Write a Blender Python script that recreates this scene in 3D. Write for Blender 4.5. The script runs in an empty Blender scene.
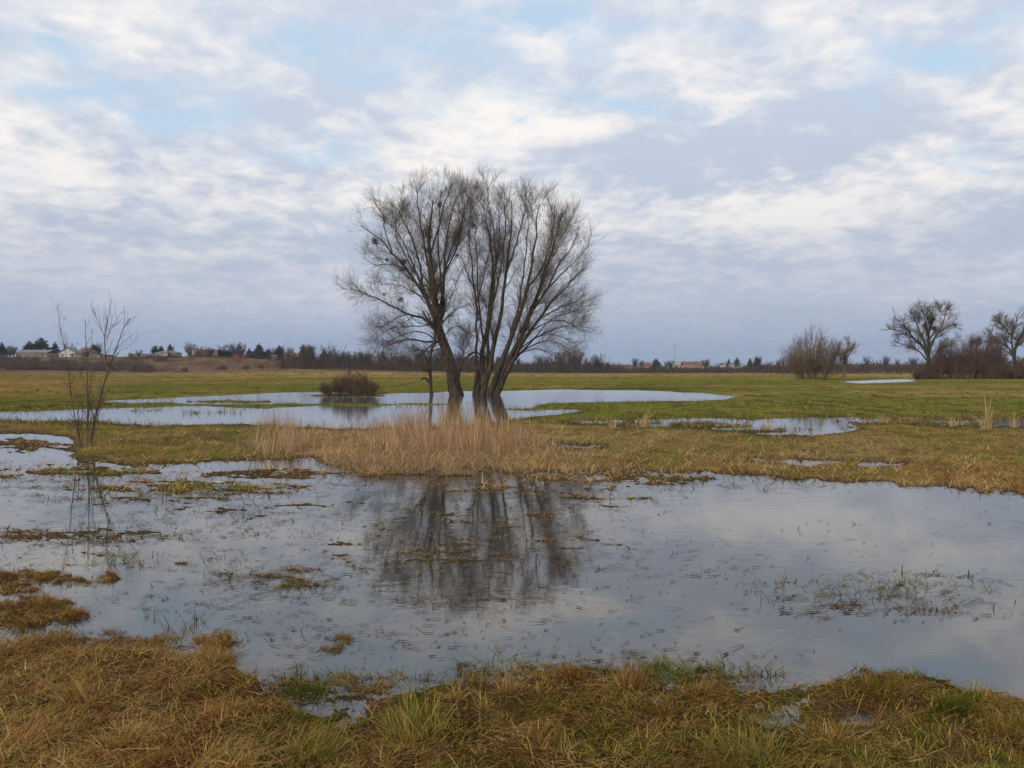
import bpy, math, random
import numpy as np
from math import radians, sin, cos, pi, tan

rng = np.random.default_rng(11)
S = bpy.context.scene
COL = S.collection

# ------------------------------------------------------------------ camera
F = 775.0; W = 1024; HH = 768
CAMH = 1.65; VH = 368.0
PITCH = math.atan((384 - VH) / F)
cp, sp = cos(PITCH), sin(PITCH)
cd = bpy.data.cameras.new('camera'); cam = bpy.data.objects.new('camera', cd); COL.objects.link(cam)
cam.location = (0, 0, CAMH); cam.rotation_euler = (pi / 2 - PITCH, 0, 0)
cd.sensor_width = 36; cd.lens = F / W * 36; cd.clip_start = 0.05; cd.clip_end = 9000
S.camera = cam

def ray(u, v):
    x = (np.asarray(u, float) - W / 2) / F; yu = -(np.asarray(v, float) - HH / 2) / F
    return x, cp + yu * sp, -sp + yu * cp
def gp(u, v, z=0.0):
    dx, dy, dz = ray(u, v)
    t = (z - CAMH) / np.minimum(dz, -1e-5)
    return dx * t, dy * t
def at(u, v, D):
    dx, dy, dz = ray(u, v); t = D / dy
    return np.array([float(dx * t), float(D), CAMH + float(dz * t)])
def proj(x, y, z):
    zc = y * cp - (z - CAMH) * sp
    yc = y * sp + (z - CAMH) * cp
    zc = np.maximum(zc, 1e-3)
    return W / 2 + F * x / zc, HH / 2 - F * yc / zc

# ------------------------------------------------------------------ noise
PERM = rng.permutation(512).astype(np.int64)
GX = np.cos(np.arange(512) / 512 * 2 * pi); GY = np.sin(np.arange(512) / 512 * 2 * pi)
def perlin(x, y):
    x = np.asarray(x, float); y = np.asarray(y, float)
    xi = np.floor(x).astype(np.int64); yi = np.floor(y).astype(np.int64)
    xf = x - xi; yf = y - yi
    u = xf * xf * xf * (xf * (xf * 6 - 15) + 10); v = yf * yf * yf * (yf * (yf * 6 - 15) + 10)
    def g(i, j, dx, dy):
        h = PERM[(PERM[i & 511] + j) & 511]
        return GX[h] * dx + GY[h] * dy
    a = g(xi, yi, xf, yf); b = g(xi + 1, yi, xf - 1, yf)
    c = g(xi, yi + 1, xf, yf - 1); d = g(xi + 1, yi + 1, xf - 1, yf - 1)
    return (a + u * (b - a)) + v * ((c + u * (d - c)) - (a + u * (b - a)))
def fbm(x, y, o=4):
    s = 0; a = 1.0; t = 0
    for i in range(o):
        s = s + a * perlin(x * 2 ** i + 17.3 * i, y * 2 ** i + 9.1 * i); t += a; a *= .5
    return s / t * 1.6
def sst(a, b, x):
    t = np.clip((x - a) / (b - a), 0, 1); return t * t * (3 - 2 * t)

# ------------------------------------------------------------------ the flooded meadow: where the water lies
WATER = [
 # near flood
 [(-900,452),(-200,446),(0,449),(55,455),(80,462),(130,466),(200,464),(270,460),(310,458),(335,466),(366,478),(410,474),
  (470,470),(520,474),(600,471),(660,472),(700,472),(752,477),(830,480),(900,486),(960,489),(1040,497),(1500,545),(1900,600),
  (1900,860),(1500,790),(1180,726),(1035,702),(985,692),(930,682),(880,674),(838,680),(800,692),(742,688),(700,680),(650,690),(600,673),
  (540,668),(500,680),(440,690),(385,700),(350,712),(300,716),(285,700),(262,690),(240,668),(200,664),(150,652),(110,648),(60,646),(0,644),(-200,640),(-900,650)],
 # wet corner beside the sapling
 [(-900,425),(-200,427),(-40,434),(25,433),(70,438),(78,452),(60,462),(0,460),(-900,462)],
 # pond under the willows
 [(-900,408),(-300,408),(-60,412),(0,412),(55,410.5),(110,408.5),(165,406.8),(205,406),(230,407.5),(262,408.5),(300,407),(345,404.5),
  (395,404),(440,407),(470,409),(520,410),(560,409.5),(585,410.5),(572,413.5),(540,416),(470,425),(400,428),(330,428),(265,424.5),(230,424.5),(150,424),(60,421),(0,420),(-60,418),(-300,420),(-900,424)],
 [(96,401.5),(130,399.6),(180,397.2),(230,395.4),(285,392.5),(330,391.8),(366,394.5),(392,393.6),(440,391.6),(500,391),(560,389.6),(640,390.2),(700,393),(737,396.6),
  (722,400),(660,401.2),(600,402),(540,404),(530,408),(470,410),(400,407),(350,405.5),(296,403.5),(230,404),(190,404.5),(165,402.4),(130,403)],
 # ditch across the right of the meadow
 [(572,421),(640,419.6),(700,419),(760,419.6),(800,418),(850,416.8),(895,418),(890,421),(868,423),(850,424.5),(862,428),(840,433),(800,435),(765,434.5),(735,431),(690,426.5),(640,425),(585,423)],
 [(895,421),(960,421),(1010,419.5),(1080,420),(1300,424),(1300,430),(1050,426),(985,426.5),(930,425.5)],
 [(770,461),(800,459.6),(838,461),(830,464),(790,465)], [(850,464.5),(880,463.2),(905,465),(885,467.6),(860,467)],
 [(745,459),(765,459.6),(755,462)], [(560,446.5),(600,447),(590,449),(565,448.6)],
 # far pond by the thicket
 [(838,381.6),(870,380.2),(900,379.2),(918,379.6),(915,381.4),(890,382.6),(860,383.4)],
 # puddles in the near bank
 [(636,694),(655,690),(664,699),(648,706)], [(842,716),(872,712),(890,722),(868,730),(846,727)], [(772,712),(790,710),(800,717),(782,722)],
 [(338,716),(358,713),(366,719),(350,725)], [(505,727),(520,724),(530,732),(514,736)],
]
WATER = [np.array(p, float) for p in WATER]
# small islands of sod: u, v, ru, rv
ISLES = [(6,582,20,12),(40,575,18,7),(70,580,13,5),(10,618,34,13),(66,612,22,10),(40,606,14,8),(217,640,15,9),(212,664,24,9),(150,655,20,6),
 (104,577,13,5),(28,590,12,4),(336,643,9,4),(575,676,26,10),(632,688,24,10),(508,694,24,8),(660,478,60,2.6),(610,474,40,2.4),(700,469,70,4),(545,478,22,3),
 (348,395.5,38,1.6),(300,471,10,2),(98,449,34,5),(410,391.5,34,1.9),(340,405.2,60,1.3),(425,404,26,1.0)]
# shoals: reach the surface only in patches
SHOALS = [(60,536,130,9,.62),(190,488,150,9,.70),(270,474,100,6,.78),(60,472,140,9,.68),(240,512,120,10,.36),(120,560,120,8,.3),(20,445,90,8,.75),(150,500,120,5,.5),(100,640,120,8,.6),(330,505,80,4,.4),
 (420,470,90,10,.65),(520,490,110,9,.4),(560,540,90,12,.3),(560,678,120,16,.75),(320,690,90,20,.62),(300,585,50,6,.3),(280,575,60,9,.3),(880,590,110,16,.10),(690,676,90,12,.6),
 (620,482,90,7,.6),(430,552,120,16,.42),(600,500,80,8,.42),(480,520,130,14,.32),(150,412,120,3,.25),(230,402,60,1.5,.6),(620,424,60,4,.75),(700,426,80,4,.8),(750,432,60,3,.8),(870,422,50,4,.6),(810,428,60,3,.35),(950,424,80,3,.6)]

def poly_sd(P, u, v, ku=.45):
    """signed distance in stretched pixel units, negative inside"""
    n = len(P); d = np.full(u.shape, 1e9); ins = np.zeros(u.shape, bool)
    for i in range(n):
        ax, ay = P[i]; bx, by = P[(i + 1) % n]
        ex, ey = (bx - ax) * ku, by - ay
        px, py = (u - ax) * ku, v - ay
        t = np.clip((px * ex + py * ey) / (ex * ex + ey * ey + 1e-9), 0, 1)
        d = np.minimum(d, (px - t * ex) ** 2 + (py - t * ey) ** 2)
        c = (ay > v) != (by > v)
        if ay != by:
            xi = (bx - ax) * (v - ay) / (by - ay) + ax
            ins ^= c & (u < xi)
    d = np.sqrt(d)
    return np.where(ins, -d, d)

def shore(u, v):
    """> 0 on land, < 0 in water"""
    sc = np.clip((v - 372) / 110, .04, 2.2)
    k = .6 + .4 * np.clip((v - 430) / 120, 0, 1)
    wv = v + sc * (5.5 * fbm(u / 60, v / 16, 3) + (3.0 + 3.2 * sst(424, 436, v) * sst(520, 490, v)) * fbm(u / 13 + 31, v / 6 + 7, 3)) * k
    wu = u + sc * 14 * fbm(u / 30 + 5, v / 12 + 50, 3)
    sd = np.full(u.shape, 400.0)
    for P in WATER:
        m = (v > P[:, 1].min() - 60) & (v < P[:, 1].max() + 60)
        if m.any(): sd[m] = np.minimum(sd[m], poly_sd(P, wu[m], wv[m]))
    for cu, cv, ru, rv in ISLES:
        m = (np.abs(u - cu) < ru * 2) & (np.abs(v - cv) < rv * 3)
        if m.any():
            q = (1 - np.hypot((wu[m] - cu) / ru, (wv[m] - cv) / rv)) * rv
            sd[m] = np.maximum(sd[m], q)
    nz = fbm(u / 40 + 3, v / 4.2 + 70, 4) + .6 * fbm(u / 8, v / 2.0, 3)
    for cu, cv, ru, rv, a in SHOALS:
        r = np.hypot((u - cu) / ru, (v - cv) / rv)
        m = (r < 1.25) & (sd < 0)
        if m.any():
            w = 1 - sst(.3, 1.25, r[m])
            q = (nz[m] + a * w - .55) * 5
            sd[m] = np.maximum(sd[m], np.where(w > 0, np.minimum(q, 1.1), -99))
    return sd

def hill(x, y):
    ang = x / np.maximum(y, 1)
    A = 1.4 + 5.2 * (1 - sst(-.42, -.12, ang))
    st = 205 + 25 * np.sin(ang * 9)
    z = A * sst(st, st + 130, y)
    return z + 9 * sst(800, 1600, y) * (.7 + .3 * np.sin(ang * 14 + 1))

def terrain(x, y):
    """height and shore value of the ground at world x, y"""
    x = np.asarray(x, float); y = np.asarray(y, float)
    front = y > .6
    yy = np.maximum(y, .6)
    u, v = proj(x, yy, 0.0)
    u = np.clip(u, -900, 1900)
    sd = np.where(front & (v < 1400), 0, 300.0)
    m = front & (v < 900) & (yy < 160)
    sd[~m] = 300
    if m.any(): sd[m] = shore(u[m], v[m])
    nearf = sst(14, 6, yy); farf = sst(26, 45, yy)
    hm = .05 + .008 * nearf + .06 * farf
    sc = 7.0 - 3 * farf + 20 * nearf
    land = hm * (1 - np.exp(-np.maximum(sd, 0) / sc))
    deep = -.22 * (1 - np.exp(np.minimum(sd, 0) / (12 + 45 * nearf)))
    z = np.where(sd > 0, land, deep)
    r = np.clip(sd / 8, 0, 1)
    z = z + r * (nearf * (.035 * fbm(x * 2.2, y * 2.2, 3) + .02 * fbm(x * 9, y * 9, 2)) + .055 * (1 - farf) * (1 - .4 * nearf) * fbm(x * 1.4, y * 1.2, 3) + farf * .03 * fbm(x * .25, y * .25, 3))
    z = np.where((sd > 0.6) & (r > .5) & ((nearf < .3) | (sd > 30)), np.maximum(z, .008), z)
    z = z + hill(x, y) * front
    return z, sd

# ------------------------------------------------------------------ mesh helpers
def mesh_np(name, verts, tris, col=None, quads=None, smooth=False):
    me = bpy.data.meshes.new(name)
    verts = np.asarray(verts, np.float32)
    parts = []; tot = []
    if tris is not None and len(tris): parts.append(np.asarray(tris, np.int32).ravel()); tot.append(np.full(len(tris), 3, np.int32))
    if quads is not None and len(quads): parts.append(np.asarray(quads, np.int32).ravel()); tot.append(np.full(len(quads), 4, np.int32))
    li = np.concatenate(parts); tot = np.concatenate(tot)
    me.vertices.add(len(verts)); me.vertices.foreach_set('co', verts.ravel())
    me.loops.add(len(li)); me.loops.foreach_set('vertex_index', li)
    me.polygons.add(len(tot))
    me.polygons.foreach_set('loop_start', np.concatenate([[0], np.cumsum(tot)[:-1]]).astype(np.int32))
    if smooth: me.polygons.foreach_set('use_smooth', np.ones(len(tot), bool))
    if col is not None:
        a = me.color_attributes.new('col', 'FLOAT_COLOR', 'POINT')
        c = np.ones((len(verts), 4), np.float32); c[:, :3] = col
        a.data.foreach_set('color', c.ravel())
    me.update(calc_edges=True)
    me.validate()
    return me

def link(name, me, mat=None, parent=None, loc=None):
    o = bpy.data.objects.new(name, me); COL.objects.link(o)
    if mat is not None and me is not None and not me.materials: me.materials.append(mat)
    if parent is not None: o.parent = parent
    if loc is not None: o.location = loc
    return o
def tag(o, label=None, cat=None, group=None, kind=None):
    if label: o['label'] = label
    if cat: o['category'] = cat
    if group: o['group'] = group
    if kind: o['kind'] = kind
    return o
def thing(name, label, cat, loc=(0, 0, 0), group=None, rz=0):
    o = bpy.data.objects.new(name, None); COL.objects.link(o)
    o.location = loc; o.rotation_euler = (0, 0, rz); o.empty_display_size = .1
    return tag(o, label, cat, group)
def copy_thing(o, label=None):
    c = o.copy(); COL.objects.link(c)
    for ch in list(o.children):
        d = ch.copy(); COL.objects.link(d); d.parent = c
        for g in list(ch.children):
            e = g.copy(); COL.objects.link(e); e.parent = d
    if label: c['label'] = label
    return c

def nrm(a): return a / np.maximum(np.linalg.norm(a, axis=-1, keepdims=True), 1e-9)

def tubes(P, R, sides=3):
    """P (N,K,3) centre lines, R (N,K) radii -> verts, quads"""
    N, K, _ = P.shape
    T = np.empty_like(P); T[:, 1:-1] = P[:, 2:] - P[:, :-2]; T[:, 0] = P[:, 1] - P[:, 0]; T[:, -1] = P[:, -1] - P[:, -2]
    T = nrm(T)
    ref = np.zeros_like(T); ref[..., 0] = .31; ref[..., 1] = .95; ref[..., 2] = .07
    A = nrm(np.cross(T, ref)); B = np.cross(T, A)
    an = np.arange(sides) / sides * 2 * pi
    V = P[:, :, None, :] + R[:, :, None, None] * (np.cos(an)[None, None, :, None] * A[:, :, None, :] + np.sin(an)[None, None, :, None] * B[:, :, None, :])
    V = V.reshape(-1, 3)
    n = np.arange(N)[:, None, None] * (K * sides); k = np.arange(K - 1)[None, :, None] * sides; s = np.arange(sides)[None, None, :]; s2 = (s + 1) % sides
    Q = np.stack([n + k + s, n + k + s2, n + k + sides + s2, n + k + sides + s], -1).reshape(-1, 4)
    return V, Q
def cat_tubes(lst):
    V = []; Q = []; o = 0
    for P, R, s in lst:
        v, q = tubes(P, R, s); V.append(v); Q.append(q + o); o += len(v)
    return np.concatenate(V), np.concatenate(Q)

def resample(pts, K):
    pts = np.asarray(pts, float)
    d = np.concatenate([[0], np.cumsum(np.linalg.norm(np.diff(pts, axis=0), axis=1))])
    # smooth with Catmull-Rom before resampling
    n = len(pts); out = []; tt = []
    for i in range(n - 1):
        p0 = pts[max(i - 1, 0)]; p1 = pts[i]; p2 = pts[i + 1]; p3 = pts[min(i + 2, n - 1)]
        for j in range(8):
            t = j / 8
            out.append(.5 * (2 * p1 + (p2 - p0) * t + (2 * p0 - 5 * p1 + 4 * p2 - p3) * t * t + (-p0 + 3 * p1 - 3 * p2 + p3) * t ** 3))
    out.append(pts[-1]); out = np.array(out)
    d = np.concatenate([[0], np.cumsum(np.linalg.norm(np.diff(out, axis=0), axis=1))])
    s = np.linspace(0, d[-1], K)
    return np.stack([np.interp(s, d, out[:, i]) for i in range(out.shape[1])], 1)

def grow(PP, PR, n, t0, t1, length, ang, trop, K=5, rr=.55, wig=.1, tip=.25, rmin=.003, r=None, power=1.0):
    """children along parent branches. PP (N,K0,3)"""
    r = r or rng
    N, K0, _ = PP.shape
    pl = np.linalg.norm(np.diff(PP, axis=1), axis=2).sum(1)
    w = pl / pl.sum()
    pi_ = r.choice(N, n, p=w)
    t = t0 + (t1 - t0) * r.random(n) ** power
    f = t * (K0 - 1); i0 = np.minimum(f.astype(int), K0 - 2); fr = (f - i0)[:, None]
    base = PP[pi_, i0] * (1 - fr) + PP[pi_, i0 + 1] * fr
    tan_ = nrm(PP[pi_, i0 + 1] - PP[pi_, i0])
    pr = PR[pi_, i0] * (1 - fr[:, 0]) + PR[pi_, i0 + 1] * fr[:, 0]
    rnd = nrm(r.normal(size=(n, 3))); perp = nrm(np.cross(tan_, rnd))
    a = np.radians(ang[0] + (ang[1] - ang[0]) * r.random(n))[:, None]
    d = nrm(np.cos(a) * tan_ + np.sin(a) * perp)
    L = (length[0] + (length[1] - length[0]) * r.random(n)) * (1.15 - .72 * t)
    P = np.empty((n, K, 3)); P[:, 0] = base
    for k in range(1, K):
        d = nrm(d + np.array([0, 0, trop / (K - 1)]) + r.normal(size=(n, 3)) * wig)
        P[:, k] = P[:, k - 1] + d * (L / (K - 1))[:, None]
    R0 = np.maximum(pr * rr, rmin)
    R = R0[:, None] * np.linspace(1, tip, K)[None]
    return P, np.maximum(R, rmin * .6)

def blades(base, L, w, head, lean, curve, seg=3, zmin=None, yaw=None):
    """grass blades: bent tapering strips. all arrays length N; returns verts (N,2seg+1,3), tris"""
    N = len(base)
    t = np.arange(seg + 1) / seg
    th = lean[:, None] + curve[:, None] * t[None, :-1] + curve[:, None] * .5 / seg
    hx, hy = np.cos(head), np.sin(head)
    dh = np.sin(th) * (L / seg)[:, None]; dv = np.cos(th) * (L / seg)[:, None]
    H = np.concatenate([np.zeros((N, 1)), np.cumsum(dh, 1)], 1); Vv = np.concatenate([np.zeros((N, 1)), np.cumsum(dv, 1)], 1)
    C = np.stack([base[:, 0, None] + H * hx[:, None], base[:, 1, None] + H * hy[:, None], base[:, 2, None] + Vv], -1)
    if zmin is not None: C[..., 2] = np.maximum(C[..., 2], zmin[:, None])
    if yaw is None: yaw = rng.normal(0, .7, N)
    sx, sy = -np.sin(head + yaw), np.cos(head + yaw)
    ww = w[:, None] * .5 * (1 - t[None, :-1] ** 1.6 * .75)
    side = np.stack([sx, sy, np.zeros(N)], -1)[:, None, :] * ww[..., None]
    V = np.empty((N, 2 * seg + 1, 3)); V[:, 0:2 * seg:2] = C[:, :-1] - side; V[:, 1:2 * seg:2] = C[:, :-1] + side; V[:, -1] = C[:, -1]
    tri = []
    for k in range(seg - 1):
        a = 2 * k; tri += [(a, a + 1, a + 3), (a, a + 3, a + 2)]
    a = 2 * (seg - 1); tri.append((a, a + 1, a + 2))
    tri = np.array(tri)
    T = (np.arange(N)[:, None, None] * (2 * seg + 1) + tri[None]).reshape(-1, 3)
    return V, T
def blade_mesh(name, V, T, col):
    N, K, _ = V.shape
    return mesh_np(name, V.reshape(-1, 3), T, np.repeat(col, K, axis=0))

# ------------------------------------------------------------------ materials
def newmat(name):
    m = bpy.data.materials.new(name); m.use_nodes = True
    nt = m.node_tree; nt.nodes.clear()
    out = nt.nodes.new('ShaderNodeOutputMaterial')
    return m, nt, out
def N_(nt, t, **kw):
    n = nt.nodes.new(t)
    for k, v in kw.items(): setattr(n, k, v)
    return n

def mat_blades():
    m, nt, out = newmat('grass_blades')
    at_ = N_(nt, 'ShaderNodeAttribute', attribute_name='col')
    d = N_(nt, 'ShaderNodeBsdfDiffuse'); tr = N_(nt, 'ShaderNodeBsdfTranslucent'); mx = N_(nt, 'ShaderNodeMixShader'); mx.inputs[0].default_value = .28
    gl = N_(nt, 'ShaderNodeBsdfGlossy'); gl.inputs['Roughness'].default_value = .5; gl.inputs['Color'].default_value = (.8, .8, .8, 1)
    m2 = N_(nt, 'ShaderNodeMixShader'); m2.inputs[0].default_value = .012
    L = nt.links.new
    L(at_.outputs['Color'], d.inputs['Color']); L(at_.outputs['Color'], tr.inputs['Color'])
    L(d.outputs[0], mx.inputs[1]); L(tr.outputs[0], mx.inputs[2]); L(mx.outputs[0], m2.inputs[1]); L(gl.outputs[0], m2.inputs[2]); L(m2.outputs[0], out.inputs[0])
    return m
def mat_ground():
    m, nt, out = newmat('meadow_soil'); L = nt.links.new
    at_ = N_(nt, 'ShaderNodeAttribute', attribute_name='col')
    tc = N_(nt, 'ShaderNodeTexCoord')
    n1 = N_(nt, 'ShaderNodeTexNoise'); n1.inputs['Scale'].default_value = 9; n1.inputs['Detail'].default_value = 6
    n2 = N_(nt, 'ShaderNodeTexNoise'); n2.inputs['Scale'].default_value = .9; n2.inputs['Detail'].default_value = 8; n2.inputs['Roughness'].default_value = .65
    L(tc.outputs['Object'], n1.inputs['Vector']); L(tc.outputs['Object'], n2.inputs['Vector'])
    mr = N_(nt, 'ShaderNodeMapRange'); mr.inputs['From Min'].default_value = .25; mr.inputs['From Max'].default_value = .75; mr.inputs['To Min'].default_value = .5; mr.inputs['To Max'].default_value = 1.45
    ad = N_(nt, 'ShaderNodeMath', operation='MULTIPLY_ADD'); ad.inputs[1].default_value = .5
    h = N_(nt, 'ShaderNodeMath', operation='MULTIPLY'); h.inputs[1].default_value = .5
    L(n2.outputs[0], h.inputs[0]); L(n1.outputs[0], ad.inputs[0]); L(h.outputs[0], ad.inputs[2]); L(ad.outputs[0], mr.inputs['Value'])
    mul = N_(nt, 'ShaderNodeVectorMath', operation='SCALE'); L(at_.outputs['Color'], mul.inputs[0]); L(mr.outputs[0], mul.inputs['Scale'])
    b = N_(nt, 'ShaderNodeBsdfDiffuse'); b.inputs['Roughness'].default_value = .6
    L(mul.outputs[0], b.inputs['Color'])
    bp = N_(nt, 'ShaderNodeBump'); bp.inputs['Strength'].default_value = .9; bp.inputs['Distance'].default_value = .06
    L(ad.outputs[0], bp.inputs['Height']); L(bp.outputs[0], b.inputs['Normal']); L(b.outputs[0], out.inputs[0])
    return m
def mat_water():
    m, nt, out = newmat('flood_water'); L = nt.links.new
    tc = N_(nt, 'ShaderNodeTexCoord')
    mp = N_(nt, 'ShaderNodeMapping'); mp.inputs['Scale'].default_value = (1.0, 2.2, 1); mp.inputs['Rotation'].default_value = (0, 0, .12)
    L(tc.outputs['Object'], mp.inputs['Vector'])
    n1 = N_(nt, 'ShaderNodeTexNoise'); n1.inputs['Scale'].default_value = 3.2; n1.inputs['Detail'].default_value = 3
    n2 = N_(nt, 'ShaderNodeTexNoise'); n2.inputs['Scale'].default_value = 16; n2.inputs['Detail'].default_value = 2
    n3 = N_(nt, 'ShaderNodeTexNoise'); n3.inputs['Scale'].default_value = .22; n3.inputs['Detail'].default_value = 3
    for n in (n1, n2, n3): L(mp.outputs[0], n.inputs['Vector'])
    a = N_(nt, 'ShaderNodeMath', operation='MULTIPLY_ADD'); a.inputs[1].default_value = .05
    L(n2.outputs[0], a.inputs[0]); L(n1.outputs[0], a.inputs[2])
    st = N_(nt, 'ShaderNodeMapRange'); st.inputs['From Min'].default_value = .38; st.inputs['From Max'].default_value = .66
    st.inputs['To Min'].default_value = .006; st.inputs['To Max'].default_value = .034
    L(n3.outputs[0], st.inputs['Value'])
    bp = N_(nt, 'ShaderNodeBump'); bp.inputs['Distance'].default_value = .05
    L(st.outputs[0], bp.inputs['Strength']); L(a.outputs[0], bp.inputs['Height'])
    fr = N_(nt, 'ShaderNodeFresnel'); fr.inputs['IOR'].default_value = 1.85
    gl = N_(nt, 'ShaderNodeBsdfGlossy'); gl.inputs['Roughness'].default_value = .035; gl.inputs['Color'].default_value = (.97, .97, .97, 1)
    L(bp.outputs[0], gl.inputs['Normal'])
    sp_ = N_(nt, 'ShaderNodeSeparateXYZ'); L(tc.outputs['Object'], sp_.inputs[0])
    ro = N_(nt, 'ShaderNodeMapRange'); ro.inputs['From Min'].default_value = 20; ro.inputs['From Max'].default_value = 60; ro.inputs['To Min'].default_value = .03; ro.inputs['To Max'].default_value = .16
    L(sp_.outputs[1], ro.inputs['Value']); L(ro.outputs[0], gl.inputs['Roughness'])
    tr = N_(nt, 'ShaderNodeBsdfTransparent'); tr.inputs['Color'].default_value = (.50, .46, .38, 1)
    df = N_(nt, 'ShaderNodeBsdfDiffuse'); df.inputs['Color'].default_value = (.10, .095, .085, 1)
    mm = N_(nt, 'ShaderNodeMixShader'); mm.inputs[0].default_value = .45; L(tr.outputs[0], mm.inputs[1]); L(df.outputs[0], mm.inputs[2])
    mx = N_(nt, 'ShaderNodeMixShader'); L(fr.outputs[0], mx.inputs[0]); L(mm.outputs[0], mx.inputs[1]); L(gl.outputs[0], mx.inputs[2])
    L(mx.outputs[0], out.inputs[0])
    return m
def mat_noise(name, c1, c2, scale=6, rough=.85, stretch=(1, 1, 1), bump=.3, dist=.02):
    m, nt, out = newmat(name); L = nt.links.new
    tc = N_(nt, 'ShaderNodeTexCoord'); mp = N_(nt, 'ShaderNodeMapping'); mp.inputs['Scale'].default_value = stretch
    n = N_(nt, 'ShaderNodeTexNoise'); n.inputs['Scale'].default_value = scale; n.inputs['Detail'].default_value = 5
    L(tc.outputs['Object'], mp.inputs[0]); L(mp.outputs[0], n.inputs['Vector'])
    cr = N_(nt, 'ShaderNodeValToRGB'); cr.color_ramp.elements[0].position = .35; cr.color_ramp.elements[1].position = .65
    cr.color_ramp.elements[0].color = (*c1, 1); cr.color_ramp.elements[1].color = (*c2, 1)
    L(n.outputs[0], cr.inputs[0])
    b = N_(nt, 'ShaderNodeBsdfPrincipled'); b.inputs['Roughness'].default_value = rough; b.inputs['Specular IOR Level'].default_value = .25
    L(cr.outputs[0], b.inputs['Base Color'])
    if bump:
        bp = N_(nt, 'ShaderNodeBump'); bp.inputs['Strength'].default_value = bump; bp.inputs['Distance'].default_value = dist
        L(n.outputs[0], bp.inputs['Height']); L(bp.outputs[0], b.inputs['Normal'])
    L(b.outputs[0], out.inputs[0])
    return m

M_BL = mat_blades(); M_GR = mat_ground(); M_WA = mat_water()
M_BARK = mat_noise('willow_bark', (.028, .021, .016), (.105, .08, .06), 4, .9, (3, 3, .5), 1.0, .08)
M_TWIG = mat_noise('twig_bark', (.115, .09, .064), (.18, .142, .10), 2, .85, bump=0)
M_TWIG2 = mat_noise('thicket_twigs', (.09, .056, .043), (.16, .10, .075), .5, .9, bump=0)
M_TWIG3 = mat_noise('shrub_twigs', (.12, .085, .05), (.20, .15, .09), .5, .9, bump=0)
M_SAP = mat_noise('sapling_bark', (.08, .05, .035), (.16, .105, .072), 9, .8, (2, 2, .5), .3, .003)
M_MIST = mat_noise('mistletoe_leaves', (.018, .022, .012), (.04, .045, .022), 4, .8, bump=0)
M_CON = mat_noise('conifer_needles', (.012, .02, .016), (.03, .042, .03), .6, .9, bump=0)
M_WOOD = mat_noise('far_wood_twigs', (.05, .036, .036), (.10, .07, .06), .08, .95, bump=0)
def wallm(n, c): return mat_noise(n, tuple(x * .88 for x in c), c, 1.2, .85, bump=.1)
M_WH = wallm('white_render', (.55, .53, .49)); M_YE = wallm('cream_render', (.36, .28, .17)); M_GY = wallm('grey_render', (.33, .32, .30))
M_PK = wallm('pink_render', (.48, .34, .29)); M_RB = wallm('brick_render', (.30, .19, .16)); M_BE = wallm('beige_render', (.38, .33, .26))
M_RD = mat_noise('red_tiles', (.15, .055, .045), (.22, .085, .065), 3, .8); M_GT = mat_noise('grey_tiles', (.14, .14, .15), (.22, .22, .23), 3, .8); M_BT = mat_noise('brown_tiles', (.12, .07, .05), (.19, .12, .085), 3, .8)
M_GL = mat_noise('window_glass', (.02, .025, .03), (.05, .055, .06), 1, .15, bump=0); M_FR = mat_noise('window_frame', (.6, .6, .58), (.7, .7, .68), 2, .6, bump=0)
M_ST = mat_noise('mast_steel', (.25, .25, .27), (.35, .35, .37), 2, .5, bump=0)
M_RDW = wallm('red_render', (.38, .05, .055))

# ------------------------------------------------------------------ colours of the vegetation (albedo)
STRAW = np.array([.47, .32, .135]); PALE = np.array([.56, .42, .205]); RUST = np.array([.29, .135, .042]); DARK = np.array([.085, .048, .022])
OLIVE = np.array([.20, .175, .032]); GREEN = np.array([.105, .165, .026]); YELG = np.array([.34, .30, .065]); PINKR = np.array([.40, .245, .165])
def lerp(a, b, t): return a + (b - a) * np.asarray(t)[..., None]
def region(u, v, x, y):
    """greenness 0..1, straw paleness 0..1 and rust 0..1 of the meadow"""
    n1 = fbm(u / 90 + 4, v / 26 + 8, 3); n2 = fbm(u / 28 + 14, v / 9 + 3, 3)
    far = sst(440, 420, v); near = sst(560, 600, v)
    mid = (1 - far) * (1 - near)
    g_far = .90 + .45 * fbm(x / 22, y / 26, 3) - .55 * sst(380, 375, v) - .75 * sst(150, 60, u) * sst(378, 384, v) * sst(397, 392, v) + .1 * n2 + .55 * fbm(x / 90 + 2, y / 13 + 7, 2)
    g_mid = .34 + .16 * sst(590, 680, u) + .25 * fbm(x / 3.2 + 8, y / 3.5, 2) + .35 * n1 + .3 * n2 + .10 * sst(300, 250, u) * sst(60, 100, u) - .45 * sst(250, 300, u) * sst(590, 540, u) - .35 * sst(455, 480, v) * sst(560, 620, u) - .6 * sst(70, 40, u)
    g_near = .42 + .6 * n1 + .4 * n2 - .36 * sst(300, 200, u) + .12 * sst(700, 820, u)
    g = far * g_far + mid * g_mid + near * g_near
    p = far * (.35 + .2 * n2) + mid * (.68 + .4 * n2 + .35 * sst(250, 300, u) * sst(590, 540, u)) + near * (.34 + .6 * n2 + .2 * sst(300, 120, u))
    rr = far * (.3 + .5 * sst(135, 70, u)) + mid * (.4 + .4 * n1 + .35 * sst(455, 480, v)) + near * (.7 + .5 * n1)
    return np.clip(g, 0, 1), np.clip(p, 0, 1), np.clip(rr, 0, 1)
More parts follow.
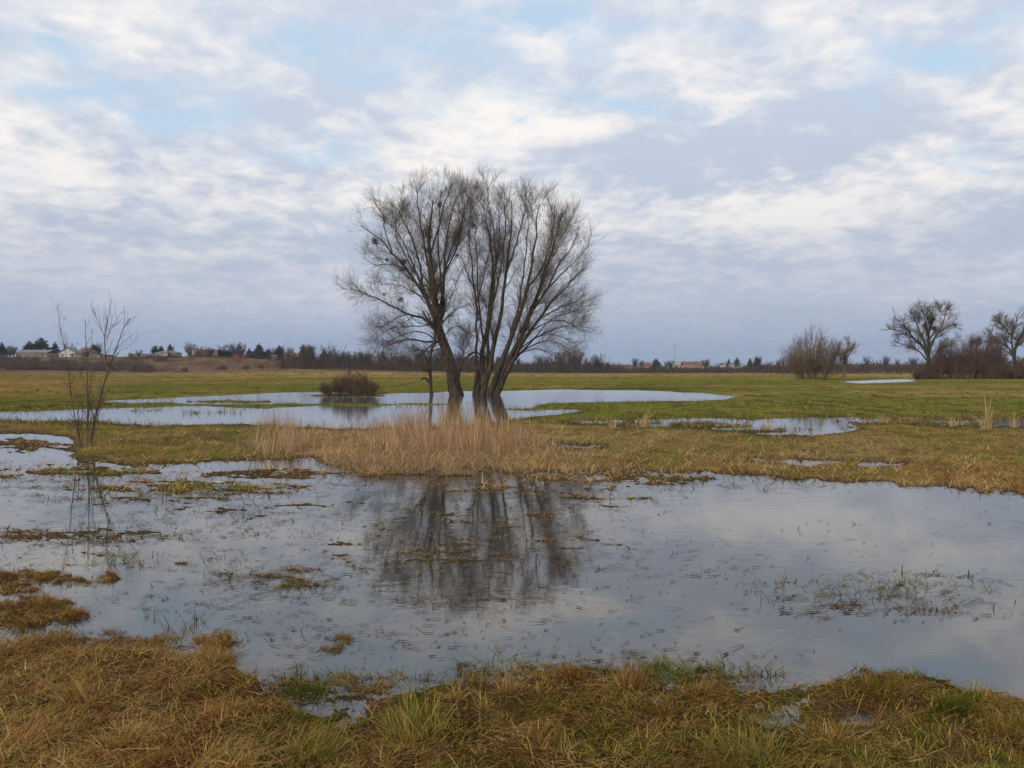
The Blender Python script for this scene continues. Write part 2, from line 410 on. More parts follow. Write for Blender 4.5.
def soil_col(u, v, x, y, sd):
    g, p, r = region(u, v, x, y)
    k1 = fbm(x / 1.6 + 3, y / 3.2, 4); k2 = fbm(x / 7 + 9, y / 16 + 4, 3); k3 = fbm(x / .5, y / .8, 3)
    g = np.clip(g + .28 * k1 + .30 * k2, 0, 1)
    dry = lerp(lerp(np.broadcast_to(STRAW * .66, u.shape + (3,)), RUST * .85, r), STRAW * .9, p * .5)
    c = lerp(dry, lerp(np.broadcast_to(OLIVE * .70, u.shape + (3,)), np.array([.088, .125, .026]), np.clip(.35 + .6 * k2, 0, 1)), g)
    c = lerp(c, np.array([.075, .055, .024]), np.clip((.85 - .3 * sst(424, 432, v)) * sst(.0, .34, -k1 + .4 * k3) + .35 * sst(.1, .5, k3), 0, .85))  # brown mottling; its dark dashes also paint in the shadows of tussocks
    c = lerp(c, np.array([.062, .042, .02]), sst(421, 430, v) * (.40 + .25 * np.clip(fbm(x * 1.2, y * 1.0, 3) * 2, -1, 1)))
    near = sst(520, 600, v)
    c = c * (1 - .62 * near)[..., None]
    c = lerp(c, np.array([.045, .034, .024]), sst(5.5, 0, sd) * sst(405, 430, v))  # wet mud rim, darkened further to paint shade under the bank edge
    c = np.where((sd < 0)[..., None], lerp(np.broadcast_to(np.array([.062, .05, .034]), u.shape + (3,)), np.array([.03, .04, .02]), np.clip(.5 + fbm(x * 1.3, y * 1.3, 3), 0, 1)), c)
    return c
def blade_col(n, g, p, r, k=1.0, xy=None):
    q = rng.random(n); s = rng.random(n)
    if xy is not None:
        f = 2.4 / (1 + xy[1] / 14)
        s = np.clip(.55 * s + .45 * (.5 + 1.1 * fbm(xy[0] * f + 3, xy[1] * f * 1.2, 3)), 0, 1)
        q = np.clip(.6 * q + .4 * (.5 + 1.1 * fbm(xy[0] * f + 33, xy[1] * f * 1.2 + 7, 3)), 0, 1)
    dry = np.where((s < p * .30)[:, None], PALE, np.where((s < .30 * p + .42)[:, None], STRAW, np.where((s < .30 * p + .42 + .42 * r)[:, None], RUST, np.where((s < .93)[:, None], PINKR * .75, DARK))))
    gr = np.where((rng.random(n) < .42)[:, None], OLIVE, np.where((rng.random(n) < .45)[:, None], GREEN, YELG))
    c = np.where((q < g)[:, None], gr, dry)
    return c * (.7 + .55 * rng.random((n, 1))) * k

# ------------------------------------------------------------------ ground, one sheet to the horizon
def build_ground():
    th = np.concatenate([np.radians(np.linspace(-180, -48, 34))[:-1], np.radians(np.linspace(-48, 48, 760)), np.radians(np.linspace(48, 180, 34))[1:]])
    r = np.concatenate([[.3, .7, 1.1, 1.6], np.geomspace(2.0, 30, 430), np.geomspace(30.3, 130, 130)[0:], np.geomspace(133, 2600, 80)])
    TH, R = np.meshgrid(th, r)
    x = (R * np.sin(TH)).ravel(); y = (R * np.cos(TH)).ravel()
    z, sd = terrain(x, y)
    z = np.where(y < .6, .1, z)
    u, v = proj(x, np.maximum(y, .6), 0.0); u = np.clip(u, -900, 1900); v = np.clip(v, 360, 1400)
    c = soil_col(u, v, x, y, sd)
    fr = sst(205, 240, y)[:, None]                       # rough brown slope beyond the field
    c = c * (1 - fr) + fr * lerp(np.broadcast_to(np.array([.085, .052, .036]), c.shape), np.array([.185, .125, .072]), np.clip(.5 + 1.3 * fbm(x / 9, y / 14, 4), 0, 1))
    nr, nc = TH.shape
    i = np.arange(nr - 1)[:, None] * nc; j = np.arange(nc - 1)[None]
    Q = np.stack([i + j, i + nc + j, i + nc + j + 1, i + j + 1], -1).reshape(-1, 4)[:, ::-1]
    V = np.stack([x, y, z], 1)
    # close the hole under the viewer
    V = np.concatenate([V, [[0, 0, .1]]]); c = np.concatenate([c, c[:1]])
    T = np.stack([np.full(nc - 1, len(V) - 1), np.arange(nc - 1), np.arange(nc - 1) + 1], 1)[:, ::-1]
    me = mesh_np('ground', V, T, c, Q, smooth=True)
    tag(link('ground', me, M_GR), 'flat winter meadow of olive and straw coloured grass with a far slope', kind='structure')
build_ground()
def build_water():
    xs = np.linspace(-110, 110, 23); ys = np.linspace(1.2, 135, 15)
    X, Y = np.meshgrid(xs, ys); nc = len(xs)
    i = np.arange(len(ys) - 1)[:, None] * nc; j = np.arange(nc - 1)[None]
    Q = np.stack([i + j, i + j + 1, i + nc + j + 1, i + nc + j], -1).reshape(-1, 4)
    me = mesh_np('water', np.stack([X.ravel(), Y.ravel(), np.zeros(X.size)], 1), None, None, Q)
    tag(link('water', me, M_WA), 'still grey flood water mirroring the cloudy sky', kind='structure')
build_water()

# ------------------------------------------------------------------ grass that nobody could count
def scatter(n, u0, u1, v0, v1, vpow=1.0):
    u = u0 + (u1 - u0) * rng.random(n); v = v0 + (v1 - v0) * rng.random(n) ** vpow
    x, y = gp(u, v); return u, v, x, y
def grass_field(name, label, n, box, Lr, Wr, lean, minsd=.6, kcol=1.0, seg=3, wind=None, gboost=0, keep=None):
    u, v, x, y = scatter(n, *box)
    z, sd = terrain(x, y)
    m = sd > minsd
    if keep is not None: m &= keep(u, v, x, y, sd)
    u, v, x, y, z, sd = [a[m] for a in (u, v, x, y, z, sd)]
    n = len(u)
    g, p, r = region(u, v, x, y); g = np.clip(g + gboost, 0, 1)
    c = blade_col(n, g, p, r, kcol, (x, y)) * (np.array([1.12, .98, .74]) * rng.uniform(.5, 1.25, (n, 1)) if name.startswith(('near', 'islet')) else np.array([1.02, .97, .8]) * rng.uniform(.6, 1.2, (n, 1)) if name.startswith('bank') else 1)
    isg = (c[:, 1] > c[:, 0] * .85)
    D = y
    clump = np.clip(.5 + fbm(x * 3.1, y * 3.1, 2), 0, 1)
    L = (Lr[0] + (Lr[1] - Lr[0]) * rng.random(n) ** 1.5) * (.55 + .8 * clump)
    w = (Wr[0] + (Wr[1] - Wr[0]) * rng.random(n))
    head = 2 * pi * fbm(x * 1.1 + 40, y * 1.1, 3) * 1.5 + rng.normal(0, 1.25, n)
    le = np.radians(lean[0] + (lean[1] - lean[0]) * rng.random(n)); le = np.where(isg, le * .6, le)
    cu = np.radians(rng.uniform(5, 55, n))
    zb = z + np.where(isg, 0, np.abs(rng.normal(0, .02, n)) * np.clip(sd / 8, 0, 1) * sst(18, 6, y))
    base = np.stack([x, y, zb], 1)
    V, T = blades(base, L, w, head, le, cu, seg, zmin=z + .004)
    o = link(name, blade_mesh(name, V, T, c), M_BL)
    tag(o, label, 'grass', kind='stuff')
    return o
clumpy = lambda u, v, x, y, sd: np.clip(.50 + .22 * sst(350, 150, u) + 1.6 * fbm(x * 2.6 + 5, y * 2.6, 3), .04, 1) > rng.random(len(u))
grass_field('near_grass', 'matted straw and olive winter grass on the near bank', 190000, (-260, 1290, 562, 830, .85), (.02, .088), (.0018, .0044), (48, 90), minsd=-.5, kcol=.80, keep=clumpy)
grass_field('near_straw', 'long combed over strands of dry straw on the near bank', 22000, (-260, 1290, 640, 830), (.10, .26), (.0025, .0055), (72, 90), minsd=2, kcol=.92, gboost=-.35, keep=lambda u, v, x, y, sd: np.clip(.25 + .55 * sst(330, 120, u) + 1.0 * fbm(x * 1.7 + 15, y * 1.7, 3), .03, 1) > rng.random(len(u)))
grass_field('near_green_grass', 'short green shoots between the dead straw of the near bank', 30000, (-200, 1240, 660, 830), (.03, .085), (.002, .004), (5, 60), minsd=-1, kcol=1.15, gboost=.6, keep=lambda u, v, x, y, sd: fbm(u / 40 + 9, v / 16 + 2, 3) > .03)
grass_field('islet_grass', 'rusty grass covering the small mounds in the water', 60000, (-60, 420, 566, 668), (.02, .07), (.0022, .0045), (30, 88), minsd=-.3, kcol=.72, gboost=-.1, keep=lambda u, v, x, y, sd: sd < 9)
grass_field('sod_grass', 'wet brown and olive grass on the half drowned sods', 170000, (-150, 1200, 415, 690), (.02, .08), (.003, .007), (30, 88), minsd=-.7, kcol=.72, keep=lambda u, v, x, y, sd: sd < 1.8)
grass_field('bank_grass', 'flattened yellow and rust coloured grass on the middle bank', 120000, (-260, 1290, 416, 500), (.05, .24), (.006, .014), (35, 90), minsd=.1, kcol=1.12, keep=lambda u, v, x, y, sd: np.clip(.6 + 1.2 * fbm(x * 1.1 + 5, y * .8, 3), .1, 1) > rng.random(len(u)))
grass_field('meadow_grass', 'olive green pasture grass of the open meadow', 90000, (-200, 1230, 376, 426, .8), (.04, .14), (.012, .034), (25, 80), minsd=.3, kcol=.64, seg=2, keep=lambda u, v, x, y, sd: np.clip(.5 + 1.6 * fbm(x / 2.2 + 5, y / 3.5, 3), .04, 1) > rng.random(len(u)))
grass_field('shoal_grass', 'drowned brown grass in the shallow flood water', 46000, (-150, 1200, 430, 690), (.04, .15), (.003, .007), (62, 90), minsd=-2.6, kcol=.66, keep=lambda u, v, x, y, sd: sd < 1.6)

grass_field('shore_grass', 'rough grass and dead stalks along the pond edges', 60000, (-150, 1200, 377, 432), (.10, .30), (.008, .022), (8, 70), minsd=-1.2, kcol=.85, seg=2, gboost=-.2, keep=lambda u, v, x, y, sd: (sd < 1.3) & (fbm(x / 2 + 3, y / 4, 3) > -.1))
def meadow_tufts():
    n = 9000
    u = rng.uniform(-200, 1230, n); v = 378 + 48 * rng.random(n) ** .8
    x, y = gp(u, v); m = (rng.random(n) < np.clip(.3 + 1.5 * fbm(x / 5 + 2, y / 9, 3), .03, 1)); x, y = x[m], y[m]
    z, sd = terrain(x, y); m = sd > .4; x, y = x[m], y[m]; n = len(x); k = 11
    s = rng.uniform(.4, 1.0, n)
    bx = np.repeat(x, k) + rng.normal(0, .09, n * k) * np.repeat(s, k); by = np.repeat(y, k) + rng.normal(0, .09, n * k) * np.repeat(s, k)
    z, sd = terrain(bx, by)
    t = rng.random(n); c = np.where((t < .4)[:, None], OLIVE * .55, np.where((t < .62)[:, None], DARK * 1.3, np.where((t < .85)[:, None], STRAW * .75, GREEN * .7)))
    c = np.repeat(c, k, 0) * rng.uniform(.7, 1.2, (n * k, 1))
    V, T = blades(np.stack([bx, by, z - .01], 1), np.repeat(s, k) * rng.uniform(.10, .24, n * k), rng.uniform(.012, .028, n * k), rng.uniform(0, 2 * pi, n * k), np.radians(rng.uniform(5, 60, n * k)), np.radians(rng.uniform(5, 50, n * k)), 2)
    tag(link('meadow_tufts', blade_mesh('meadow_tufts', V, T, c), M_BL), 'small dark and straw coloured tufts all over the open meadow', 'grass', kind='stuff')
meadow_tufts()
def bank_tufts():
    n = 9000
    u = rng.uniform(-200, 1230, n); v = 424 + 66 * rng.random(n)
    x, y = gp(u, v); m = (rng.random(n) < np.clip(.42 + 1.3 * fbm(x / 1.2 + 2, y / 1.6, 3), .05, 1)) & ~((u > 262) & (u < 590) & (v < 455)); u, v, x, y = u[m], v[m], x[m], y[m]
    z, sd = terrain(x, y); m = sd > .9; u, v, x, y = u[m], v[m], x[m], y[m]; n = len(x); k = 16
    g, p, r = region(u, v, x, y)
    s = rng.uniform(.5, 1.0, n)
    bx = np.repeat(x, k) + rng.normal(0, .06, n * k) * np.repeat(s, k); by = np.repeat(y, k) + rng.normal(0, .06, n * k) * np.repeat(s, k)
    z, sd = terrain(bx, by)
    c0 = blade_col(n, g, p, r, 1.0); c = blade_col(n * k, np.repeat(g, k), np.repeat(p, k), np.repeat(r, k), 1.0)
    c = (.6 * np.repeat(c0, k, 0) + .4 * c) * np.array([1.04, .97, .8]) * np.repeat(rng.uniform(.7, 1.35, (n, 1)) * (1 + .25 * sst(300, 250, u) * sst(60, 90, u))[:, None], k, 0)
    V, T = blades(np.stack([bx, by, z - .01], 1), np.repeat(s, k) * rng.uniform(.08, .24, n * k), rng.uniform(.005, .011, n * k), rng.uniform(0, 2 * pi, n * k), np.radians(rng.uniform(25, 88, n * k)), np.radians(rng.uniform(20, 80, n * k)), 3, zmin=z + .004)
    tag(link('bank_tufts', blade_mesh('bank_tufts', V, T, c), M_BL), 'arching tufts of yellow and straw coloured grass on the middle bank', 'grass', kind='stuff')
bank_tufts()

def reeds():
    n = 15000
    u = rng.uniform(236, 600, n); v = 424 + 36 * rng.random(n)
    m = rng.random(n) < (.34 * sst(236, 275, u) * sst(600, 520, u) + 1.0 * np.exp(-((u - 440) / 70) ** 2) + .55 * np.exp(-((u - 282) / 26) ** 2)) * .8 * np.clip(.5 + 1.5 * fbm(u / 20, v / 7, 3), .05, 1.2)
    u, v = u[m], v[m]; x, y = gp(u, v); z, sd = terrain(x, y); n = len(u)
    hgt = 1.08 * (.18 + .58 * np.exp(-((u - 445) / 72) ** 2) + .36 * np.exp(-((u - 275) / 30) ** 2)) * rng.uniform(.35, 1.18, n) * (.5 + .9 * np.clip(.5 + 1.3 * fbm(x * 1.3, y * .9, 3), 0, 1))
    c = np.where((rng.random(n) < .50)[:, None], PINKR * 1.1, np.where((rng.random(n) < .5)[:, None], PALE * 1.0, RUST)) * rng.uniform(.6, 1.35, (n, 1))
    base = np.stack([x, y, np.maximum(z, -.05)], 1)
    V, T = blades(base, hgt, rng.uniform(.004, .010, n), rng.uniform(0, 2 * pi, n), np.radians(rng.uniform(0, 15, n)), np.radians(rng.uniform(0, 24, n)), 3)
    # bent-over leaves lower down
    k = 25000
    u = np.where(rng.random(k) < .6, rng.normal(430, 75, k), rng.uniform(250, 900, k)); v = 434 + 43 * rng.random(k)
    mm = (np.clip(.55 + fbm(u / 40 + 2, v / 14, 3), 0, 1) > rng.random(k)) & ((v < 462) | (u > 320)) & (u > 240); u, v = u[mm], v[mm]
    x, y = gp(u, v); z, sd = terrain(x, y); q = sd > -.5; u, x, y, z = u[q], x[q], y[q], z[q]; k = len(x)
    c2 = np.where((rng.random(k) < .3)[:, None], STRAW * 1.0, np.where((rng.random(k) < .4)[:, None], PALE * .95, PINKR * 1.05)) * rng.uniform(.5, 1.25, (k, 1))
    V2, T2 = blades(np.stack([x, y, z + .02], 1), rng.uniform(.12, .42, k) * np.where(u > 560, .6, 1), rng.uniform(.006, .013, k), rng.uniform(0, 2 * pi, k), np.radians(rng.uniform(25, 85, k)), np.radians(rng.uniform(20, 75, k)), 3, zmin=z + .01)
    n7 = V.shape[1] * len(V)
    me = mesh_np('reeds', np.concatenate([V.reshape(-1, 3), V2.reshape(-1, 3)]), np.concatenate([T, T2 + n7]), np.concatenate([np.repeat(c, V.shape[1], 0), np.repeat(c2, V2.shape[1], 0)]))
    tag(link('reeds', me, M_BL), 'bed of dead pinkish brown reeds in front of the willows', 'reeds', kind='stuff')
reeds()

def straw_on_water():
    # floating dead stalks and poking stems
    cl = [(60,480,170,22,1300),(170,492,150,12,900),(60,536,120,10,700),(230,520,160,30,700),(280,580,70,14,520),(430,560,110,26,750),(400,480,80,12,500),(560,500,110,18,800),(560,560,120,18,650),
          (470,600,130,14,520),(690,480,110,10,600),(760,486,90,8,250),(870,600,120,20,620),(840,610,70,8,260),(930,575,50,5,120),(960,610,60,10,160),(720,570,60,14,120),(330,640,120,24,330),(640,655,140,9,220),(180,600,130,20,220),(560,680,150,16,380),(700,690,120,8,160),(110,645,90,7,240),(1010,520,90,30,90),(760,560,260,60,260),(250,610,200,30,300),(470,640,160,20,260),(500,540,500,90,420)]
    U = []; Vv = []
    for cu, cv, ru, rv, n in cl:
        n = int(n * (5.6 if cu < 340 and cv < 590 else 3.4 if cv < 560 else 2.0)); U.append(rng.normal(cu, ru * .55, n)); Vv.append(rng.normal(cv, rv * .55, n))
    u = np.concatenate(U); v = np.concatenate(Vv)
    q = (np.clip(.32 + 1.7 * fbm(u / 26, v / 7, 4), 0.02, 1) > rng.random(len(u))); u, v = u[q], v[q]
    x, y = gp(u, v); z, sd = terrain(x, y); m = (sd < .5) & (v > 440) & (v < 705); u, v, x, y = u[m], v[m], x[m], y[m]; n = len(x)
    c = np.where((rng.random(n) < .36)[:, None], DARK * .9, np.where((rng.random(n) < .5)[:, None], RUST * .75, np.where((rng.random(n) < .5)[:, None], OLIVE * .6, STRAW * .7))) * rng.uniform(.35, 1.1, (n, 1))
    head = rng.normal(.1, .38, n) + np.where(rng.random(n) < .5, pi, 0)
    L = (.015 + .20 * rng.random(n) ** 2.2) * (.35 + y * .075); w = rng.uniform(.003, .009, n) * (.75 + y * .06) * np.exp(rng.normal(0, .35, n))
    flat = rng.random(n) < .8; dot = rng.random(n) < .3; L = np.where(dot, L * .3 + .006, L); w = np.where(dot, w * 1.8, w)
    lean = np.where(flat, np.radians(rng.uniform(86, 90, n)), np.radians(rng.uniform(5, 60, n))); cur = np.where(flat, 0, np.radians(rng.uniform(0, 50, n)))
    L = np.where(flat, L, L * .55)
    V, T = blades(np.stack([x, y, np.where(flat, .006, -.01)], 1), L, w, head, lean, cur, 3, zmin=np.where(flat, .005, -.02), yaw=rng.normal(0, .25, n))
    o = link('floating_straw', blade_mesh('floating_straw', V, T, c), M_BL)
    tag(o, 'dark dead stalks and straw floating on the flood water', 'straw', kind='stuff')
straw_on_water()

# ------------------------------------------------------------------ tussocks one can tell apart
GRP_T = 'grass tussocks at the water edge'
def tussock(u, v, hgt, rad, kind, n, label, lean=(8, 68), name='grass_tussock', cat='grass tussock', grp=GRP_T, w=(.0024, .0046)):
    if name == 'grass_tussock': hgt *= .74; rad *= .9; n = int(n * .95)
    return tussock_(u, v, hgt, rad, kind, n, label, lean, name, cat, grp, w)
def tussock_(u, v, hgt, rad, kind, n, label, lean=(5, 55), name='grass_tussock', cat='grass tussock', grp=GRP_T, w=(.003, .0055)):
    x, y = gp(u, v); z, sd = terrain(np.array([x]), np.array([y])); x = float(x); y = float(y); z = float(z[0])
    a = rng.uniform(0, 2 * pi, n); rr = rad * .55 * np.sqrt(rng.random(n))
    bx, by = rr * np.cos(a), rr * np.sin(a)
    gz, _ = terrain(x + bx, y + by)
    wd_ = rng.uniform(0, 2 * pi); head = a + rng.normal(0, .75, n); head = np.where(rng.random(n) < .45, wd_ + rng.normal(0, .7, n), head)
    k = rr / (rad * .55)
    le = np.radians(lean[0] + (lean[1] - lean[0]) * (.25 + .75 * k) * rng.random(n)); cu = np.radians(rng.uniform(10, 70, n))
    L = hgt * (.3 + .95 * rng.random(n) ** 1.4) * (1 + .25 * np.cos(head - wd_))
    mixes = {'straw': [(PALE, .4), (STRAW, .4), (RUST, .2)], 'rust': [(RUST, .5), (STRAW, .3), (DARK, .1), (OLIVE, .1)], 'yellow': [(YELG, .45), (PALE * .9, .25), (GREEN, .3)],
             'green': [(GREEN, .6), (OLIVE, .25), (YELG, .15)], 'olive': [(OLIVE, .45), (STRAW, .3), (RUST, .25)], 'pale': [(PALE * 1.1, .75), (STRAW, .25)], 'mixed': [(RUST, .35), (OLIVE, .3), (STRAW, .2), (GREEN, .15)]}
    mx = mixes[kind]; ch = rng.choice(len(mx), n, p=[q for _, q in mx]); c = np.array([q for q, _ in mx])[ch] * rng.uniform(.5, 1.1, (n, 1)) * (np.array([1.02, .9, .66]) if name == 'grass_tussock' else 1)
    V, T = blades(np.stack([bx, by, np.minimum(gz, z + .06) - z - .01], 1), L, rng.uniform(w[0], w[1], n) * max(1, y / 6), head, le, cu, 4, zmin=np.full(n, .004 - min(z, 0)) if z > -.01 else np.full(n, -z + .002 - .03))
    o = link(name, blade_mesh(name, V, T, c), M_BL, loc=(x, y, z))
    return tag(o, label, cat, grp)
TUSS = [
 (508,699,.16,.10,'straw',330,'upright pale straw tussock on a rusty base at the waterline of the near bank'),
 (415,740,.20,.24,'yellow',620,'broad yellow green tussock with pale tips on the near bank'),
 (574,684,.15,.14,'rust',380,'rust brown tussock with one bent pale leaf standing in shallow water'),
 (630,692,.17,.13,'rust',400,'rusty tussock with pale upright stalks at the water edge, beside a small puddle'),
 (456,708,.15,.07,'pale',150,'small pale tussock leaning beside the yellow green one'),
 (484,714,.12,.06,'straw',130,'little straw tussock on dark mud behind the brown patch'),
 (752,775,.24,.26,'yellow',760,'large fresh yellow green tussock cut by the bottom edge of the picture'),
 (948,716,.15,.17,'green',560,'deep green spiky tussock beside the puddle on the near bank'),
 (880,696,.15,.30,'olive',760,'long low olive and straw hummock jutting into the water'),
 (308,692,.10,.18,'green',480,'bright green low tuft drowned in the shallow bay of the near bank'),
 (312,766,.19,.24,'yellow',600,'pale yellow green tussock at the bottom edge below the green shallow'),
 (217,650,.12,.11,'rust',330,'round rust coloured tussock alone in the water, above a darker one'),
 (212,672,.10,.13,'mixed',300,'dark mossy tussock just below the round rust coloured one'),
 (30,628,.12,.19,'rust',460,'wide rusty hummock in the water beside the twin mounds'),
 (72,618,.11,.16,'rust',380,'low dark brown mound next to the straw capped hummock in the water'),
 (44,606,.16,.12,'straw',360,'straw capped hummock standing highest of the brown mounds in the water'),
 (6,588,.10,.17,'rust',330,'brown hummock cut by the edge of the picture in the water'),
 (42,580,.09,.14,'rust',280,'flat brown mound of sod farther out in the water'),
 (72,584,.07,.08,'mixed',160,'small olive mound, outermost of the brown mounds'),
 (104,581,.08,.10,'straw',140,'thin tuft of drowned straw trailing in the water past the mounds'),
 (336,648,.06,.06,'rust',90,'tiny brown tuft alone in the open water'),
 (396,642,.15,.07,'yellow',60,'few thin yellowish stems rising from the water under the tree reflection'),
 (600,738,.11,.20,'green',520,'soft green grass cushion in the middle of the near bank'),
 (700,700,.11,.16,'olive',330,'olive brown sod at the water edge between two shallow bays'),
 (150,660,.08,.15,'olive',240,'low olive tuft at the edge of the thick straw mat'),
 (90,712,.18,.22,'straw',520,'swirled heap of dry straw in the thick matted grass'),
 (128,752,.17,.20,'pale',460,'combed over clump of pale straw near the bottom edge'),
 (18,766,.18,.20,'straw',420,'dry straw clump in the bottom corner of the picture'),
 (672,720,.12,.18,'olive',380,'olive grass hump beside the twin puddles'),
 (826,752,.15,.2,'straw',380,'loose straw tussock leaning over red brown stems near the bottom edge'),
 (1008,742,.14,.2,'olive',420,'olive tussock at the far end of the near bank'),
 (1000,712,.10,.12,'mixed',260,'small dark tuft on the waterline past the deep green tussock'),
 (540,752,.13,.16,'rust',320,'flattened rusty clump beside the green cushion'),
 (224,726,.12,.2,'olive',420,'mossy olive hump where the straw mat ends'),
]
for t in TUSS: tussock(*t)
for u, v, lab in [(154,618,'first sprig of green sedge in the open water, nearest the brown mounds'), (171,628,'dark sprig of sedge leaning in the water, second from the mounds'),
                  (187,628,'tallest sprig of green sedge in the row in the water'), (198,618,'thin sprig of sedge at the outer end of the row in the water')]:
    tussock(u, v, .19, .05, 'green', 26, lab, (2, 26), 'sedge_sprig', 'sedge', 'sedge sprigs in the open water', (.004, .007))
for u, v, lab in [(884,625,'lone dark green sprig in the water beside the floating straw'), (650,480,'small straw sprig poking from the water by the far bank')]:
    tussock(u, v, .10, .05, 'olive', 22, lab, (4, 40), 'sedge_sprig', 'sedge', 'sedge sprigs in the open water', (.004, .007))
# dry plumes on the far rim of the middle bank
for u, v, h, n, lab in [(986,430,.95,42,'tallest pale dry grass plume beyond the ditch, close to the picture edge'), (1013,428,.5,40,'bushy pale plume at the very end of the bank'),
        (954,427,.42,30,'short rusty straw plume between two taller pale ones'), (884,424,.36,26,'small plume at the end of the ditch water'), (866,424,.45,18,'thin plume of two or three stems beside the small one'),
        (766,428,.42,26,'straw plume standing in the ditch water'), (644,428,.62,36,'tall straw plume at the near end of the ditch'), (612,430,.48,30,'loose straw plume where the reed bed thins out'),
        (738,430,.3,18,'low plume of stiff stems in the ditch between taller ones')]:
    tussock(u, v, h * .85, .22, 'pale', n, lab, (0, 14), 'dry_plume', 'dry grass', 'dry grass plumes along the ditch', (.003, .006))

# ------------------------------------------------------------------ bare trees
def limb_pts(zpts, ox, oy, sc, D, spread, r, bend=0.0):
    """outline points given in a picture crop -> a limb in space that also leans towards or away from the viewer"""
    n = len(zpts); out = []
    dy = r.uniform(-1, 1) * spread
    for i, (a, b) in enumerate(zpts):
        t = i / (n - 1)
        p = at(a / sc + ox, b / sc + oy, D + dy * t ** 1.3)
        out.append(p)
    return np.array(out)

def bare_tree(name, label, cat, base, limbs, radii, D, crop, spread, levels, mats=(None, None), seed=1, group=None, K=14, mist=(), trim=1.0, part_names=('trunk', 'crown')):
    r = np.random.default_rng(seed)
    ox, oy, sc = crop
    L0 = []; R0 = []
    for zp, (ra, rb) in zip(limbs, radii):
        p = resample(limb_pts(zp, ox, oy, sc, D, spread, r), 60)
        p = resample(p[:int(60 * trim)], K)
        p[1:-1] += r.normal(size=(K - 2, 3)) * .03 * np.linalg.norm(p[-1] - p[0]) / K * 2
        L0.append(p); R0.append(ra + (rb - ra) * np.linspace(0, 1, K) ** .7)
    P0 = np.array(L0); R0 = np.array(R0)
    root = thing(name, label, cat, tuple(base), group)
    B = np.array(base)
    thick = [(P0 - B, R0, 7)]; thin = []
    cur = [(P0, R0)]
    for li, lv in enumerate(levels):
        src = cur[lv.get('src', -1)]
        P, R = grow(src[0], src[1], lv['n'], lv['t'][0], lv['t'][1], lv['len'], lv['ang'], lv['trop'], lv.get('K', 5), lv.get('rr', .5), lv.get('wig', .1), lv.get('tip', .3), lv['rmin'], r, lv.get('pow', 1.0))
        cur.append((P, R))
        (thick if lv.get('thick') else thin).append((P - B, R, lv.get('s', 3)))
    V, Q = cat_tubes(thick); link(part_names[0], mesh_np(part_names[0], V, None, None, Q, smooth=True), mats[0], root)
    V, Q = cat_tubes(thin); link(part_names[1], mesh_np(part_names[1], V, None, None, Q), mats[1], root)
    for a, b, rad in mist:
        c = at(a / sc + ox, b / sc + oy, D + r.uniform(-.8, .8)) - B
        n = 260
        d = nrm(r.normal(size=(n, 3))); rr = rad * r.random(n) ** .45
        ctr = d * rr[:, None]
        e1 = nrm(r.normal(size=(n, 3))) * (rad * .28); e2 = nrm(r.normal(size=(n, 3))) * (rad * .12)
        Vv = np.stack([ctr - e1, ctr + e2, ctr + e1], 1).reshape(-1, 3)
        o = link('mistletoe_ball', mesh_np('mistletoe_ball', Vv, np.arange(n * 3).reshape(-1, 3)), M_MIST, root); o.location = tuple(c)
    return root

ZC = (320, 150, 2.843)
LIMB_A = [
 [(391,712),(383,650),(358,575),(337,500),(322,400),(312,300),(311,230),(320,150),(335,72)],
 [(342,515),(318,455),(290,405),(250,345),(205,290),(160,242),(112,212),(98,180)],
 [(338,520),(305,485),(250,465),(190,435),(120,405),(54,392),(38,376)],
 [(346,545),(300,545),(245,538),(195,555),(160,565),(140,590)],
 [(290,405),(285,330),(255,240),(215,165),(180,130)],
 [(338,500),(350,430),(354,350),(358,270),(375,180),(402,85)],
 [(340,500),(356,480),(385,455),(432,436)],
 [(322,420),(305,320),(287,220),(275,140),(278,75)],
 [(312,300),(335,230),(352,160),(372,95)],
 [(205,290),(185,230),(175,180),(150,140)],
 [(352,350),(385,290),(400,220),(420,130)],
 [(250,465),(215,480),(180,500),(150,530)],
 [(318,455),(290,380),(240,300),(215,230),(225,160)],
 [(392,665),(402,610),(425,585),(447,570)],
 [(345,540),(310,560),(270,600),(240,625)],
 [(337,500),(346,400),(336,280),(342,170),(346,72)],
 [(300,420),(268,335),(236,262),(196,205),(172,165)],
 [(255,350),(225,330),(180,325),(140,330)],
 [(337,505),(300,440),(262,400),(215,385),(170,375)],
 [(340,550),(300,520),(255,518),(212,535),(172,562)],
 [(332,495),(290,500),(240,502),(190,512),(150,540)],
 [(345,565),(305,572),(268,570),(225,585)],
 [(345,540),(375,505),(402,505),(425,530)],
 [(326,430),(356,335),(388,245),(414,170),(428,95)],
 [(340,500),(372,420),(400,350),(420,290)],
]
RAD_A = [(.40,.035),(.20,.02),(.13,.012),(.10,.012),(.11,.015),(.17,.02),(.07,.012),(.14,.018),(.09,.015),(.06,.012),(.08,.012),(.05,.01),(.1,.012),(.10,.05),(.07,.012),(.13,.015),(.08,.012),(.05,.01),(.06,.01),(.06,.01),(.05,.01),(.05,.01),(.05,.01),(.11,.012),(.05,.01)]
